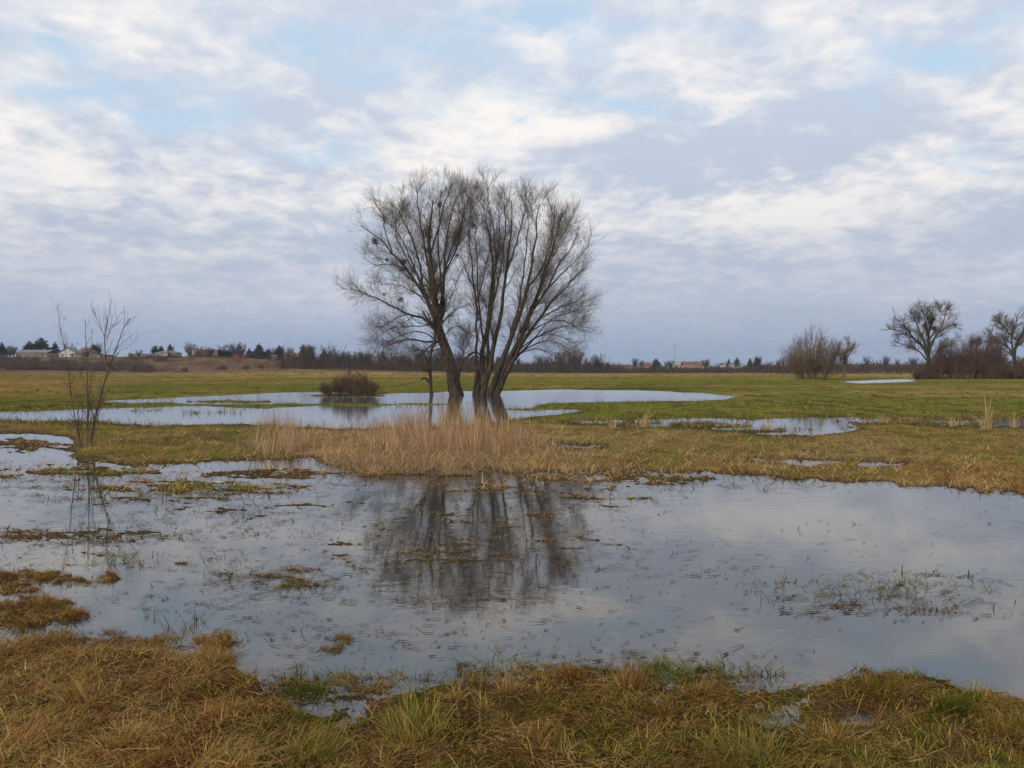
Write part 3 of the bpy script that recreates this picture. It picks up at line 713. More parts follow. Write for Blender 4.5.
LV_A = [dict(n=240, t=(.25, .99), pow=.75, len=(1.1, 2.8), ang=(18, 50), trop=.5, K=7, rr=.34, rmin=.009, thick=True, s=5, wig=.12),
        dict(n=2300, t=(.12, 1), pow=.8, len=(.8, 1.8), ang=(20, 52), trop=.4, K=6, rr=.5, rmin=.006, s=3, wig=.14),
        dict(n=15000, t=(.08, 1), pow=.8, len=(.35, 1.05), ang=(18, 58), trop=.35, K=5, rr=.55, rmin=.0038, s=3, wig=.14),
        dict(n=1900, src=0, t=(.35, 1), len=(.5, 1.5), ang=(25, 60), trop=.35, K=5, rr=.12, rmin=.0055, s=3),
        dict(n=420, src=0, t=(.25, .85), len=(.8, 2.2), ang=(35, 80), trop=-.15, K=6, rr=.10, rmin=.007, s=3, wig=.16),
        dict(n=2600, t=(.1, 1), len=(.3, .9), ang=(20, 60), trop=-.05, K=4, rr=.6, rmin=.0042, s=3, wig=.14)]
DT = 46.5
bA = at(457, 396, DT); bA[2] = -.1
bare_tree('willow_tree', 'tall bare willow with one leaning dark trunk and mistletoe balls, standing in the pond', 'tree', bA, LIMB_A, [(a * (1.22 if a > .3 else .85), b * .75) for a, b in RAD_A], DT, ZC, 2.6, LV_A, (M_BARK, M_TWIG), 3, None, trim=.91,
          mist=[(157,258,.26),(237,318,.22),(236,341,.18),(305,238,.34),(312,228,.2),(190,312,.14),(340,155,.18),(230,425,.2),(182,410,.12)])
LIMB_B = [
 [(448,705),(458,610),(474,500),(488,400),(490,300),(472,190),(455,112)],
 [(438,702),(446,600),(444,470),(440,400),(415,345),(400,290),(396,230)],
 [(462,702),(488,590),(514,470),(530,350),(540,220),(546,92)],
 [(478,704),(518,605),(558,500),(588,390),(610,280),(622,170),(630,100)],
 [(486,705),(538,598),(585,500),(640,400),(690,310),(732,240),(745,205)],
 [(496,707),(550,595),(618,485),(690,400),(745,345),(778,305)],
 [(545,605),(600,545),(650,515),(710,500),(752,520)],
 [(456,704),(474,600),(484,480),(500,330),(512,210),(500,100)],
 [(570,520),(612,420),(650,310),(682,210),(700,150)],
 [(556,585),(620,548),(670,545),(720,575)],
 [(466,560),(452,450),(446,330),(440,220),(446,135)],
 [(470,590),(440,575),(415,590),(400,615)],
 [(590,390),(640,320),(662,230),(668,130)],
 [(530,350),(560,260),(580,180),(586,110)],
 [(640,400),(690,350),(740,300),(772,262)],
 [(618,485),(680,450),(730,430),(758,400)],
 [(446,430),(470,340),(486,240),(474,150)],
 [(600,545),(660,480),(720,460),(748,450)],
 [(474,500),(500,400),(520,300),(527,180),(520,80)],
 [(518,605),(556,480),(575,380),(590,250),(592,100)],
 [(585,500),(630,390),(662,290),(702,220),(722,160)],
 [(550,595),(610,500),(672,415),(722,362),(768,325)],
 [(540,598),(600,470),(632,370),(652,250),(660,125)],
 [(570,565),(620,530),(672,528),(716,545),(740,575)],
 [(600,515),(652,488),(702,488),(752,525)],
 [(556,585),(610,565),(652,578),(695,602)],
 [(470,560),(440,530),(415,520),(395,540)],
 [(450,470),(434,350),(424,250),(430,160),(436,95)],
 [(500,330),(495,230),(478,150),(476,90)],
]
RAD_B = [(.27,.02),(.18,.015),(.28,.022),(.30,.022),(.27,.018),(.28,.016),(.10,.012),(.2,.018),(.13,.015),(.08,.012),(.10,.012),(.09,.012),(.09,.012),(.09,.012),(.08,.012),(.07,.012),(.06,.012),(.06,.012),(.12,.012),(.14,.012),(.11,.012),(.13,.012),(.13,.012),(.06,.01),(.06,.01),(.05,.01),(.05,.01),(.09,.012),(.07,.012)]
bB = at(486, 397, DT); bB[2] = -.1
LV_B = [dict(LV_A[0], n=300, ang=(14, 44), trop=.45), dict(LV_A[1], n=3000, ang=(18, 50), trop=.38), dict(LV_A[2], n=19000), dict(LV_A[3], n=2300), dict(LV_A[4], n=520), dict(LV_A[5], n=3200)]
bare_tree('willow_tree', 'broad bare willow fanning out from many steep stems out of one foot in the pond', 'tree', bB, LIMB_B, [(a * .80, b * .75) for a, b in RAD_B], DT + .3, ZC, 3.2, LV_B, (M_BARK, M_TWIG), 5, None, trim=.92,
          mist=[(660,295,.2),(605,315,.17),(435,215,.2),(388,300,.14)])
LIMB_C = [[(320,712),(314,655),(310,610),(318,570),(330,530),(328,470)], [(311,660),(298,648),(288,652)], [(310,620),(300,590),(286,570),(262,556)], [(318,570),(330,545),(350,535)]]
bC = at(432, 395, DT - .5); bC[2] = -.1
bare_tree('stunted_willow', 'thin crooked dark stem with a broken side stub beside the leaning willow', 'tree', bC, LIMB_C, [(.13,.05),(.09,.05),(.06,.015),(.05,.015)], DT - .5, ZC, .8,
          [dict(n=60, t=(.3, 1), len=(.3, .9), ang=(30, 70), trop=.2, K=5, rr=.35, rmin=.012, thick=True, s=4), dict(n=500, t=(.2, 1), len=(.25, .7), ang=(20, 60), trop=.1, K=4, rr=.5, rmin=.006)], (M_BARK, M_TWIG), 8)

# bare bush beside the willows
def shrub(name, label, cat, u, vb, D, wpx, hpx, n0, n1, n2, mats, group=None, seed=1, lean=(0, 55), rmin=.006, z0=None, thick=.02, trop=.1, droop=1.0, foot=.36, dome=.6):
    r = np.random.default_rng(seed)
    B = at(u, vb, D)
    if z0 is not None: B[2] = z0
    w = wpx / F * D; h = hpx / F * D
    a = r.uniform(0, 2 * pi, n0); rad = np.sqrt(r.random(n0)); bx = np.cos(a) * rad * w * foot; by = np.sin(a) * rad * w * foot
    K = 6; P = np.empty((n0, K, 3)); ln = np.radians(lean[0] + (lean[1] - lean[0]) * rad)
    tipz = h * (1 - dome + dome * np.cos(rad * 1.5)) * r.uniform(.45, 1.0, n0); tx = np.cos(a) * rad * w * .5 * r.uniform(.75, 1.05, n0); ty = np.sin(a) * rad * w * .5
    for k in range(K):
        t = k / (K - 1)
        P[:, k] = np.stack([bx + (tx - bx) * t ** (.9), by + (ty - by) * t ** .9, tipz * t ** droop], 1) + r.normal(size=(n0, 3)) * .02 * h * t
    R = np.maximum(thick * np.linspace(1, .2, K)[None] * r.uniform(.5, 1.2, (n0, 1)), rmin)
    root = thing(name, label, cat, tuple(B), group)
    P1, R1 = grow(P, R, n1, .15, 1, (h * .16, h * .38), (15, 50), trop, 5, .55, .12, .3, rmin, r)
    P2, R2 = grow(P1, R1, n2, .1, 1, (h * .08, h * .22), (15, 55), trop, 4, .6, .12, .4, rmin * .8, r)
    V, Q = tubes(P, R, 5); link('stems', mesh_np('stems', V, None, None, Q), mats[0], root)
    V, Q = cat_tubes([(P1, R1, 3), (P2, R2, 3)]); link('crown', mesh_np('crown', V, None, None, Q), mats[1], root)
    return root
shrub('bare_bush', 'low rounded brown bare bush on the pond edge beside the willows', 'bush', 351, 396, 46, 68, 28, 200, 1700, 5200, (M_TWIG2, M_TWIG2), None, 4, (5, 70), .006, 0.0, .014, .05, dome=.75)

# ------------------------------------------------------------------ sapling in the foreground
def sapling():
    sc, ox, oy, D = 4.265, 30, 290, 16.0
    B = at(86, 447, D); B[2] = 0.0
    stems = [([(258,672),(266,610),(290,500),(330,350),(368,250),(398,165),(428,118)], .030, .006), ([(246,670),(246,560),(247,440),(241,300),(236,130)], .021, .004),
             ([(212,668),(207,590),(202,480),(196,440)], .015, .005), ([(216,672),(190,540),(172,420),(160,320),(148,245),(130,170),(118,52)], .017, .003),
             ([(328,355),(322,280),(318,200),(330,130),(350,38)], .016, .003), ([(240,670),(250,540),(262,400),(266,280),(262,160)], .012, .003), ([(270,668),(280,560),(300,470),(296,400)], .012, .004),
             ([(228,668),(220,600),(224,520),(214,470)], .010, .004), ([(252,668),(272,590),(290,540),(318,470)], .011, .004), ([(222,670),(206,600),(180,540),(165,470)], .010, .003), ([(256,668),(258,580),(268,500),(262,420)], .010, .003)]
    root = thing('young_willow', 'leafless sapling of several thin brown stems growing at the water edge', 'sapling', tuple(B))
    r = np.random.default_rng(21)
    PS = []; RS = []
    for i, (zp, ra, rb) in enumerate(stems):
        p = resample(limb_pts(zp, ox, oy, sc, D, .35, r), 12); rr = np.linspace(ra, rb, 12) * .85
        PS.append(p); RS.append(rr)
        V, Q = tubes((p - B)[None], rr[None], 6); link('stem', mesh_np('stem', V, None, None, Q, smooth=True), M_SAP, root)
    extra = [([(318,200),(285,120),(258,62)], .008, .0025), ([(322,215),(355,150),(392,95)], .008, .0025), ([(370,250),(400,220),(440,190)], .006, .002), ([(322,240),(340,170),(352,110)], .006, .002),
             ([(296,480),(240,420),(200,350)], .006, .002), ([(247,440),(225,380),(210,320)], .005, .002), ([(368,250),(405,250),(460,210)], .004, .002), ([(398,165),(404,120),(400,60)], .005, .002)]
    EP = []; ER = []
    for zp, ra, rb in extra:
        p = resample(limb_pts(zp, ox, oy, sc, D, .4, r), 12); EP.append(p); ER.append(np.linspace(ra, rb, 12))
    P0 = np.array(PS + EP); R0 = np.array(RS + ER)
    P1, R1 = grow(P0, R0, 230, .15, 1, (.15, .6), (18, 45), .35, 6, .5, .08, .4, .0024, r)
    P2, R2 = grow(P1, R1, 460, .2, 1, (.06, .24), (20, 50), .3, 4, .6, .1, .5, .0018, r)
    V, Q = cat_tubes([(np.array(EP) - B, np.array(ER), 4), (P1 - B, R1, 3), (P2 - B, R2, 3)])
    link('twigs', mesh_np('twigs', V, None, None, Q), M_SAP, root)
sapling()

# ------------------------------------------------------------------ the group of bare trees beyond the meadow
ZR = (760, 290, 3.879); DR = 106.0
shrub('bare_shrub', 'wide many stemmed bare shrub out on the open meadow, olive tipped', 'shrub', 811, 380, DR, 64, 56, 80, 1100, 4600, (M_TWIG3, M_TWIG3), None, 6, (0, 40), .014, .05, .05, .4, foot=.24, dome=.5)
LIMB_S = [[(325,352),(327,300),(332,250),(345,195)], [(326,300),(310,260),(300,215)], [(328,280),(355,240),(368,220)]]
bs = at(844, 380.5, DR - 2); bs[2] = .05
bare_tree('small_tree', 'small bare tree with a single short trunk beside the many stemmed shrub', 'tree', bs, LIMB_S, [(.2,.03),(.08,.02),(.08,.02)], DR - 2, ZR, 1,
          [dict(n=90, t=(.25, 1), len=(.7, 1.9), ang=(20, 50), trop=.4, K=5, rr=.5, rmin=.022, thick=True, s=4), dict(n=700, t=(.1, 1), len=(.5, 1.3), ang=(20, 50), trop=.3, K=4, rr=.5, rmin=.014)], (M_TWIG3, M_TWIG3), 9)
LIMB_E = [[(660,352),(656,300),(652,240),(656,170),(668,110),(672,75)], [(654,270),(635,225),(600,190),(555,165),(498,148)], [(652,245),(628,180),(602,120),(582,82)], [(655,235),(682,180),(720,145),(755,134)],
          [(652,280),(620,240),(575,215),(530,205)], [(690,170),(712,120),(722,82)], [(600,190),(560,140),(520,105)], [(656,170),(640,120),(630,76)], [(654,290),(690,240),(735,205)], [(668,120),(690,92),(700,76)]]
be = at(929.5, 380.5, DR + 4); be[2] = .05
LV_E = [dict(n=170, t=(.3, 1), len=(1.0, 2.8), ang=(20, 50), trop=.3, K=6, rr=.5, rmin=.03, thick=True, s=5), dict(n=1100, t=(.15, 1), len=(.8, 1.7), ang=(20, 50), trop=.2, K=5, rr=.5, rmin=.018), dict(n=5600, t=(.1, 1), len=(.4, 1.1), ang=(20, 55), trop=.1, K=4, rr=.5, rmin=.011)]
bare_tree('bare_tree', 'spreading bare tree with a low fork and dark mistletoe balls, rising behind the brown thicket', 'tree', be, LIMB_E, [(.42,.05),(.22,.03),(.2,.03),(.22,.03),(.14,.03),(.1,.03),(.09,.03),(.1,.03),(.12,.03),(.06,.02)], DR + 4, ZR, 3, LV_E, (M_BARK, M_TWIG), 10,
          mist=[(665,112,.5),(660,125,.4),(676,150,.45),(757,136,.35),(640,135,.3),(625,175,.3)])
LIMB_G = [[(1005,352),(1000,310),(985,255),(1000,200),(1030,150),(1050,90)], [(986,260),(965,225),(925,200),(885,178)], [(988,255),(975,195),(985,140),(1000,110)], [(1000,300),(1040,250),(1090,210),(1120,170)], [(1000,200),(960,160),(930,128),(915,122)], [(1040,250),(1070,180),(1085,110)], [(965,225),(930,230),(895,240)]]
bg = at(1020, 380.5, DR + 6); bg[2] = .05
bare_tree('bare_tree', 'bare tree leaning out of the frame past the end of the brown thicket', 'tree', bg, LIMB_G, [(.42,.06),(.2,.03),(.18,.03),(.2,.03),(.12,.03),(.1,.03),(.08,.03)], DR + 6, ZR, 3, LV_E, (M_BARK, M_TWIG), 12)
for i, (u, w, h, lab) in enumerate([(944, 36, 36, 'brown leafless thicket bush at the foot of the spreading bare tree'), (970, 40, 46, 'densest brown thicket bush, between the two bare trees'), (992, 30, 40, 'reddish brown thicket bush below the bare tree that leans out of frame'), (1020, 34, 20, 'low thicket bush by the piled earth at the picture edge'), (926, 24, 13, 'low scrub around the trunk of the spreading bare tree')]):
    shrub('thicket_bush', lab, 'bush', u, 380, DR + 3, w * 1.15, h * 1.1, 110, 1300, 4200, (M_TWIG2, M_TWIG2), 'brown thicket bushes', 30 + i, (0, 35), .014, .05, .03, .3, foot=.4, dome=.75)
def evergreen_bits():
    c = at(976, 342, DR + 4); r = np.random.default_rng(5); root = thing('ivy_clad_stem', 'dark evergreen tuft on a thin stem showing above the thicket', 'tree', (c[0], c[1], .05))
    n = 400; ctr = np.concatenate([r.normal((-.35, 0, c[2] - .05), (.28, .3, .3), (n // 2, 3)), r.normal((.45, 0, c[2] + .1), (.28, .3, .3), (n // 2, 3))])
    e1 = nrm(r.normal(size=(n, 3))) * .16; e2 = nrm(r.normal(size=(n, 3))) * .1
    link('crown', mesh_np('crown', np.stack([ctr - e1, ctr + e2, ctr + e1], 1).reshape(-1, 3), np.arange(3 * n).reshape(-1, 3)), M_MIST, root)
    P = np.array([[[0, 0, 0], [.1, 0, 2], [0, 0, c[2]]]]); V, Q = tubes(P, np.array([[.1, .08, .05]]), 6); link('trunk', mesh_np('trunk', V, None, None, Q), M_BARK, root)
evergreen_bits()
def earth_bank():
    # low bank of piled earth and brushwood
    p0 = at(962, 379.5, DR + 8); p1 = at(1060, 379.5, DR + 8); n = 60
    t = np.linspace(0, 1, n); V = []
    for k, q in enumerate(np.linspace(-1, 1, 9)):
        hgt = np.cos(q * pi / 2) * (.55 + .3 * fbm(t * 6, t * 0 + 2, 2)) * np.sin(np.clip(t, 0, 1) * pi) ** .3
        V.append(np.stack([p0[0] + (p1[0] - p0[0]) * t, p0[1] + q * 1.4 + .2 * fbm(t * 9, t * 0 + q, 2), .03 + hgt], 1))
    V = np.concatenate(V); i = np.arange(8)[:, None] * n; j = np.arange(n - 1)[None]
    Q = np.stack([i + j, i + j + 1, i + n + j + 1, i + n + j], -1).reshape(-1, 4)
    tag(link('earth_bank', mesh_np('earth_bank', V, None, None, Q, smooth=True), mat_noise('dug_earth', (.07, .045, .03), (.15, .10, .07), 2, .95, bump=.8, dist=.1)), 'low dark bank of piled earth behind the thicket', 'earth bank')
earth_bank()

# ------------------------------------------------------------------ the far slope: houses, conifers, shrubs, woods
def gz(x, y): return float(terrain(np.array([x]), np.array([y]))[0][0])
def box_mesh(x0, x1, y0, y1, z0, z1):
    v = [(x0,y0,z0),(x1,y0,z0),(x1,y1,z0),(x0,y1,z0),(x0,y0,z1),(x1,y0,z1),(x1,y1,z1),(x0,y1,z1)]
    q = [(0,3,2,1),(4,5,6,7),(0,1,5,4),(1,2,6,5),(2,3,7,6),(3,0,4,7)]
    return v, q
def house(label, u0, u1, vtop, D, wall, roof, style='eaves', floors=1, chim=True, roof_share=.42, vb=None, wins=3):
    """front width and height from the picture; real depth 8 m"""
    p0 = at(u0, 360, D); p1 = at(u1, 360, D); w = p1[0] - p0[0]; cx = (p0[0] + p1[0]) / 2
    zb = gz(cx, D) - .1; top = at((u0 + u1) / 2, vtop, D)[2] - zb
    root = thing('house', label, 'house', (cx, D, zb), 'houses on the far slope')
    dp = min(9, max(6, w * .8)); hw = top * (1 - roof_share) if style != 'flat' else top - .35
    if style == 'gable':
        me_v = [(-w/2,0,0),(w/2,0,0),(w/2,0,hw),(0,0,top-.15),(-w/2,0,hw),(-w/2,dp,0),(w/2,dp,0),(w/2,dp,hw),(0,dp,top-.15),(-w/2,dp,hw)]
        f = [(0,1,2,3,4),(5,9,8,7,6),(0,4,9,5),(1,6,7,2),(0,5,6,1),(2,7,8,3),(4,3,8,9)]
    else:
        me_v, f = box_mesh(-w/2, w/2, 0, dp, 0, hw)
    m = bpy.data.meshes.new('wall'); m.from_pydata(me_v, [], f); link('wall', m, wall, root)
    e = .45
    if style == 'gable':
        s = (top - .15 - hw) / (w / 2); zl = hw - s * e
        rv = [(-w/2-e,-e,zl),(0,-e,top-.1),(w/2+e,-e,zl),(-w/2-e,dp+e,zl),(0,dp+e,top-.1),(w/2+e,dp+e,zl)]
        rv += [(x, y, z + .28) for x, y, z in rv]
    elif style == 'eaves':
        rv = [(-w/2-e,-e,hw),(-w/2-e,dp/2,top-.25),(-w/2-e,dp+e,hw),(w/2+e,-e,hw),(w/2+e,dp/2,top-.25),(w/2+e,dp+e,hw)]
        rv += [(x, y, z + .25) for x, y, z in rv]
    if style in ('gable', 'eaves'):
        rf = [(0,1,4,3),(1,2,5,4),(6,9,10,7),(7,10,11,8),(0,3,9,6),(2,8,11,5),(0,6,7,1),(1,7,8,2),(3,4,10,9),(4,5,11,10)]
        m = bpy.data.meshes.new('roof'); m.from_pydata(rv, [], rf); ro = link('roof', m, roof, root)
    elif style == 'hip':
        rv = [(-w/2-e,-e,hw),(w/2+e,-e,hw),(w/2+e,dp+e,hw),(-w/2-e,dp+e,hw),(-w*.2,dp/2,top),(w*.2,dp/2,top)]
        m = bpy.data.meshes.new('roof'); m.from_pydata(rv, [], [(3,2,1,0),(0,1,5,4),(1,2,5),(2,3,4,5),(3,0,4)]); ro = link('roof', m, roof, root)
    else:
        v, q = box_mesh(-w/2-.2, w/2+.2, -.2, dp+.2, hw + .003, hw + .35); m = bpy.data.meshes.new('roof'); m.from_pydata(v, [], q); ro = link('roof', m, roof, root)
    if chim:
        v, q = box_mesh(w*.18, w*.18+.55, dp*.55, dp*.55+.55, hw*.9, top + .5); m = bpy.data.meshes.new('chimney'); m.from_pydata(v, [], q); link('chimney', m, M_RB, ro)
    fh = hw / floors
    for fl in range(floors):
        for i in range(wins):
            wx = -w/2 + w * (i + .5) / wins; ww = min(.6, w / wins * .28)
            z0 = fl * fh + fh * .35; z1 = fl * fh + fh * .8
            v, q = box_mesh(wx - ww, wx + ww, -.06, .02, z0, z1); m = bpy.data.meshes.new('window'); m.from_pydata(v, [], q); wo = link('window', m, M_FR, root)
            v, q = box_mesh(wx - ww + .1, wx + ww - .1, -.09, -.055, z0 + .1, z1 - .1); m = bpy.data.meshes.new('pane'); m.from_pydata(v, [], q); link('pane', m, M_GL, wo)
    v, q = box_mesh(w*.32, w*.32 + .9, -.07, .02, .12, min(2.1, hw * .9)); m = bpy.data.meshes.new('door'); m.from_pydata(v, [], q); link('door', m, M_BT, root)
    return root
HS = [('long low brick house with a grey roof, beside the biggest dark conifer',16,47,349.5,345,M_RB,M_GT,'eaves',1,True,.45,4),
 ('white gabled house with a dark pointed roof behind the sapling',59,75,347.5,345,M_WH,M_GT,'gable',1,False,.55,2),
 ('brown roofed house next to the white gabled one',77,90,347.5,352,M_BE,M_BT,'hip',1,True,.5,2),
 ('tiny cream house glimpsed through the sapling stems',96,106,354.5,350,M_YE,M_GT,'eaves',1,False,.4,2),
 ('long low grey building with a flat roof and pale wall',128,154,353.5,350,M_GY,M_GT,'flat',1,False,.2,5),
 ('grey beige house with two dark trees rising behind it',155,175,350.5,350,M_BE,M_GT,'hip',2,True,.35,3),
 ('cream two storey block half hidden by a bare tree',192,212,349.5,345,M_YE,M_BT,'flat',2,True,.2,3),
 ('small bright red walled house between two conifers',233,244,354,345,M_RDW,M_RD,'gable',1,False,.45,2),
 ('little white shed among the conifers',271,275,354.5,352,M_WH,M_GT,'flat',1,False,.2,1),
 ('pale pink tall house among the conifers',284,293,351,345,M_PK,M_BT,'hip',2,True,.3,2),
 ('red roofed house seen through the lower branches of the leaning willow',391,404,356,380,M_BE,M_RD,'eaves',1,False,.5,3),
 ('orange roofed house at the start of the far village',640,651,362.5,520,M_BE,M_RD,'eaves',1,True,.5,3),
 ('long white hall in the far village beside the biggest red roof',674,684,362,540,M_WH,M_GT,'flat',1,False,.2,5),
 ('widest red roofed house of the far village',684,704,361.5,520,M_PK,M_RD,'eaves',1,True,.55,5),
 ('whitish roofed barn in the far village beside two conifers',724,742,362.5,530,M_WH,M_GT,'eaves',1,False,.4,4)]
for lab, u0, u1, vt, D, wm, rm, st, fl, ch, rs, wn in HS: house(lab, u0, u1, vt, D, wm, rm, st, fl, ch, rs, None, wn)

def conifer_meshes(seed, h=8.0, w=3.6, dense=900, spread=.8):
    r = np.random.default_rng(seed)
    t = 1 - np.sqrt(r.random(dense)) * .97; a = r.uniform(0, 2 * pi, dense)
    lay = 1 + .25 * np.sin(t * 34) ; rad = w / 2 * (1 - t) ** spread * lay * r.uniform(.55, 1.08, dense)
    lob = 1 + .22 * np.sin(a * 3 + t * 9 + seed)
    c = np.stack([np.cos(a) * rad * lob, np.sin(a) * rad * lob, h * (.07 + .93 * t)], 1)
    out = np.stack([np.cos(a), np.sin(a), -.35 + 0 * a], 1); side = np.stack([-np.sin(a), np.cos(a), r.normal(0, .3, dense)], 1)
    s = (.35 + .6 * (1 - t))[:, None] * w * .16
    V = np.stack([c - out * s * 1.6, c + side * s * .8 + out * s * .2, c + out * s * 1.4, c - side * s * .8 + out * s * .2], 1).reshape(-1, 3)
    crown = mesh_np('crown', V, None, None, np.arange(dense * 4).reshape(-1, 4)); crown.materials.append(M_CON)
    P = np.array([[[0, 0, -.3], [0, 0, h * .4], [0, 0, h * .95]]]); Vt, Q = tubes(P, np.array([[.2, .13, .03]]), 6)
    trunk = mesh_np('trunk', Vt, None, None, Q); trunk.materials.append(M_BARK)
    return trunk, crown
CONS = [conifer_meshes(1), conifer_meshes(2, 8, 4.4, 1000, .6), conifer_meshes(3, 8, 3.0, 800, .9), conifer_meshes(4, 8, 6.0, 1200, .45)]
CL = [(2,342,348,10,0,'narrow dark conifer cut by the picture edge'),(29,341,345,12,1,'bushy dark conifer touching the biggest one'),(41,338,348,16,3,'biggest dark conifer on the slope, rounded, behind the long brick house'),(55,342,350,10,0,'pointed conifer between the brick house and the white gable'),
 (94,345,356,12,3,'round dark tree behind the brown roofed house'),(155,346,356,8,1,'first of two dark trees rising behind the grey beige house'),(161,346,357,8,1,'second of two dark trees rising behind the grey beige house'),(170,344,356,9,2,'dark pine standing clear past the grey beige house'),
 (219,349,345,12,1,'broad conifer before the red house, nearer the cream block'),(227,350,346,12,1,'broad conifer just before the red house'),(249,348,344,8,0,'slim conifer just past the red house'),(259,343.5,344,14,0,'tallest pointed conifer of the middle row'),(268,349,350,10,1,'stubby conifer beside the white shed'),
 (279,345,344,12,0,'pointed conifer between the white shed and the pink house'),(303,344,352,9,0,'pointed conifer beyond the pink house, first of the close row'),(311,346,352,9,2,'thin conifer beyond the pink house, second of the close row'),(324,350,356,10,1,'last stubby conifer of the close row beyond the pink house'),
 (608,362,470,5,0,'tiny pointed conifer at the near end of the far village'),(656,359,530,8,3,'round dark tree over the far village, before the mast'),(729,358,520,4,0,'slim conifer by the whitish barn'),(737,357,520,6,2,'taller conifer by the whitish barn'),(750,358,520,5,1,'first of a close pair of dark conifers past the barn'),(757,357.5,520,7,3,'second and wider of a close pair of dark conifers past the barn'),
 (473,356,360,9,3,'dark round tree seen between the two willows'),(497,360,420,6,1,'dark conifer seen just past the stems of the broad willow'),(383,351,365,8,0,'dark conifer seen under the hanging branches of the leaning willow')]
for u, vt, D, wpx, k, lab in CL:
    D = D + 14
    p = at(u, vt, D); zb = gz(p[0], D); h = p[2] - zb + .3
    root = thing('conifer_tree', lab, 'conifer', (p[0], D, zb), 'dark conifers among the houses', random.Random(int(u)).uniform(0, 6))
    for nm, me in zip(('trunk', 'crown'), CONS[k]):
        o = link(nm, me, None, root)
        w = wpx / F * D; mw = (3.6, 4.4, 3.0, 6.0)[k]
    root.scale = (w / mw, w / mw, h / 8.0)

# brown shrubs dotted on the slope
SL = [(142,376,28,13,245,'wide brown shrub at the foot of the slope below the grey building'),(184,376,9,6,240,'small lone shrub below the cream block'),(222,376,11,7,242,'rounded shrub on the slope below the red house'),(246,375,9,6,242,'dark low shrub, first of a pair below the conifers'),(261,375,8,6,242,'dark low shrub, second of a pair below the conifers'),(284,376,12,9,240,'shrub on the slope below the pink house'),(305,376,16,9,240,'broad shrub at the end of the slope'),
      (160,366,16,10,300,'hazy brown shrub under the grey beige house'),(205,361,17,12,335,'bare brown tree before the cream block'),(133,363,12,7,310,'short shrub under the flat roofed building'),(20,374,34,10,250,'dark hedge like shrub below the long brick house'),(70,373,30,9,255,'dark blue green shrub below the white gable'),(45,374,22,8,255,'shrub in the gap below the big conifer'),(100,374,24,8,252,'brown scrub behind the sapling'),(2,374,20,12,255,'brown scrub at the picture edge on the slope')]
PROT = []
for i, (u, vb, w, h, D, lab) in enumerate(SL):
    B = at(u, vb, D); z0 = gz(B[0], D) - .1
    if i < 3:
        o = shrub('slope_shrub', lab, 'shrub', u, vb, D, 28, 12, 110, 420, 1200, (M_TWIG2, M_TWIG2), 'brown shrubs on the far slope', 60 + i, (0, 60), .03, z0, .05, .05); PROT.append((o, 28 / F * D, 12 / F * D))
    else:
        o = copy_thing(PROT[i % 3][0], lab); o.location = (B[0], D, z0)
    p = PROT[i % 3]; o.rotation_euler[2] = i * 1.3
    sxy = (w / F * D) / p[1]; o.scale = (sxy, sxy, (h / F * D) / p[2])

# far bare trees along the horizon
TR = []
for i in range(4):
    r = np.random.default_rng(80 + i)
    h = 9.0; n0 = 12
    a = r.uniform(0, 2 * pi, n0); rad = np.sqrt(r.random(n0)) * (2.6 + .5 * i)
    P = np.stack([np.stack([np.cos(a) * rad * t ** 1.5, np.sin(a) * rad * t ** 1.5, h * (.1 * t + .82 * t * r.uniform(.8, 1.05, n0))], 1) for t in np.linspace(0, 1, 6)], 1)
    R = np.linspace(.16, .03, 6)[None] * np.ones((n0, 1))
    P1, R1 = grow(P, R, 130, .25, 1, (1.2, 2.8), (20, 55), .2, 5, .5, .1, .4, .035, r)
    P2, R2 = grow(P1, R1, 650, .1, 1, (.6, 1.6), (20, 60), .1, 4, .6, .1, .5, .028, r)
    V, Q = cat_tubes([(P, R, 4)]); tm = mesh_np('trunk', V, None, None, Q); tm.materials.append(M_WOOD)
    V, Q = cat_tubes([(P1, R1, 3), (P2, R2, 3)]); cm = mesh_np('crown', V, None, None, Q); cm.materials.append(M_WOOD)
    TR.append((tm, cm))
rr_ = random.Random(4)
spots = []
for k in range(46): spots.append((rr_.uniform(292, 600), rr_.uniform(240, 320), rr_.uniform(5, 8.5), 'brown bare tree of the far wood behind the willows'))
for k in range(26): spots.append((rr_.uniform(560, 785), rr_.uniform(300, 420), rr_.uniform(3.6, 6), 'bare tree of the low wood before the far village'))
for k in range(16): spots.append((rr_.uniform(840, 1075), rr_.uniform(240, 330), rr_.uniform(3.6, 5.4), 'bare tree of the wood behind the brown thicket'))
for k in range(30): spots.append((rr_.uniform(-40, 300), rr_.uniform(358, 420), rr_.uniform(5, 8.5), 'bare brown tree behind the row of houses'))
for k in range(24): spots.append((rr_.uniform(-20, 296), rr_.uniform(318, 338), rr_.uniform(2.2, 4.6), 'low bare tree before the row of houses'))
spots = [q for q in spots if not (q[1] < 345 and (54 < q[0] < 80 or 14 < q[0] < 48))]
for u, D, h, lab in spots:
    p = at(u, 370, D); zb = gz(p[0], D) - .2
    g = {'b': lab.split(' of ')[-1]}
    root = thing('far_tree', lab, 'tree', (p[0], D, zb), 'trees: ' + lab, rr_.uniform(0, 6)); k = rr_.randrange(4)
    for nm, me in zip(('trunk', 'crown'), TR[k]): link(nm, me, None, root)
    s = h / 9; root.scale = (s * rr_.uniform(.9, 1.3), s, s)

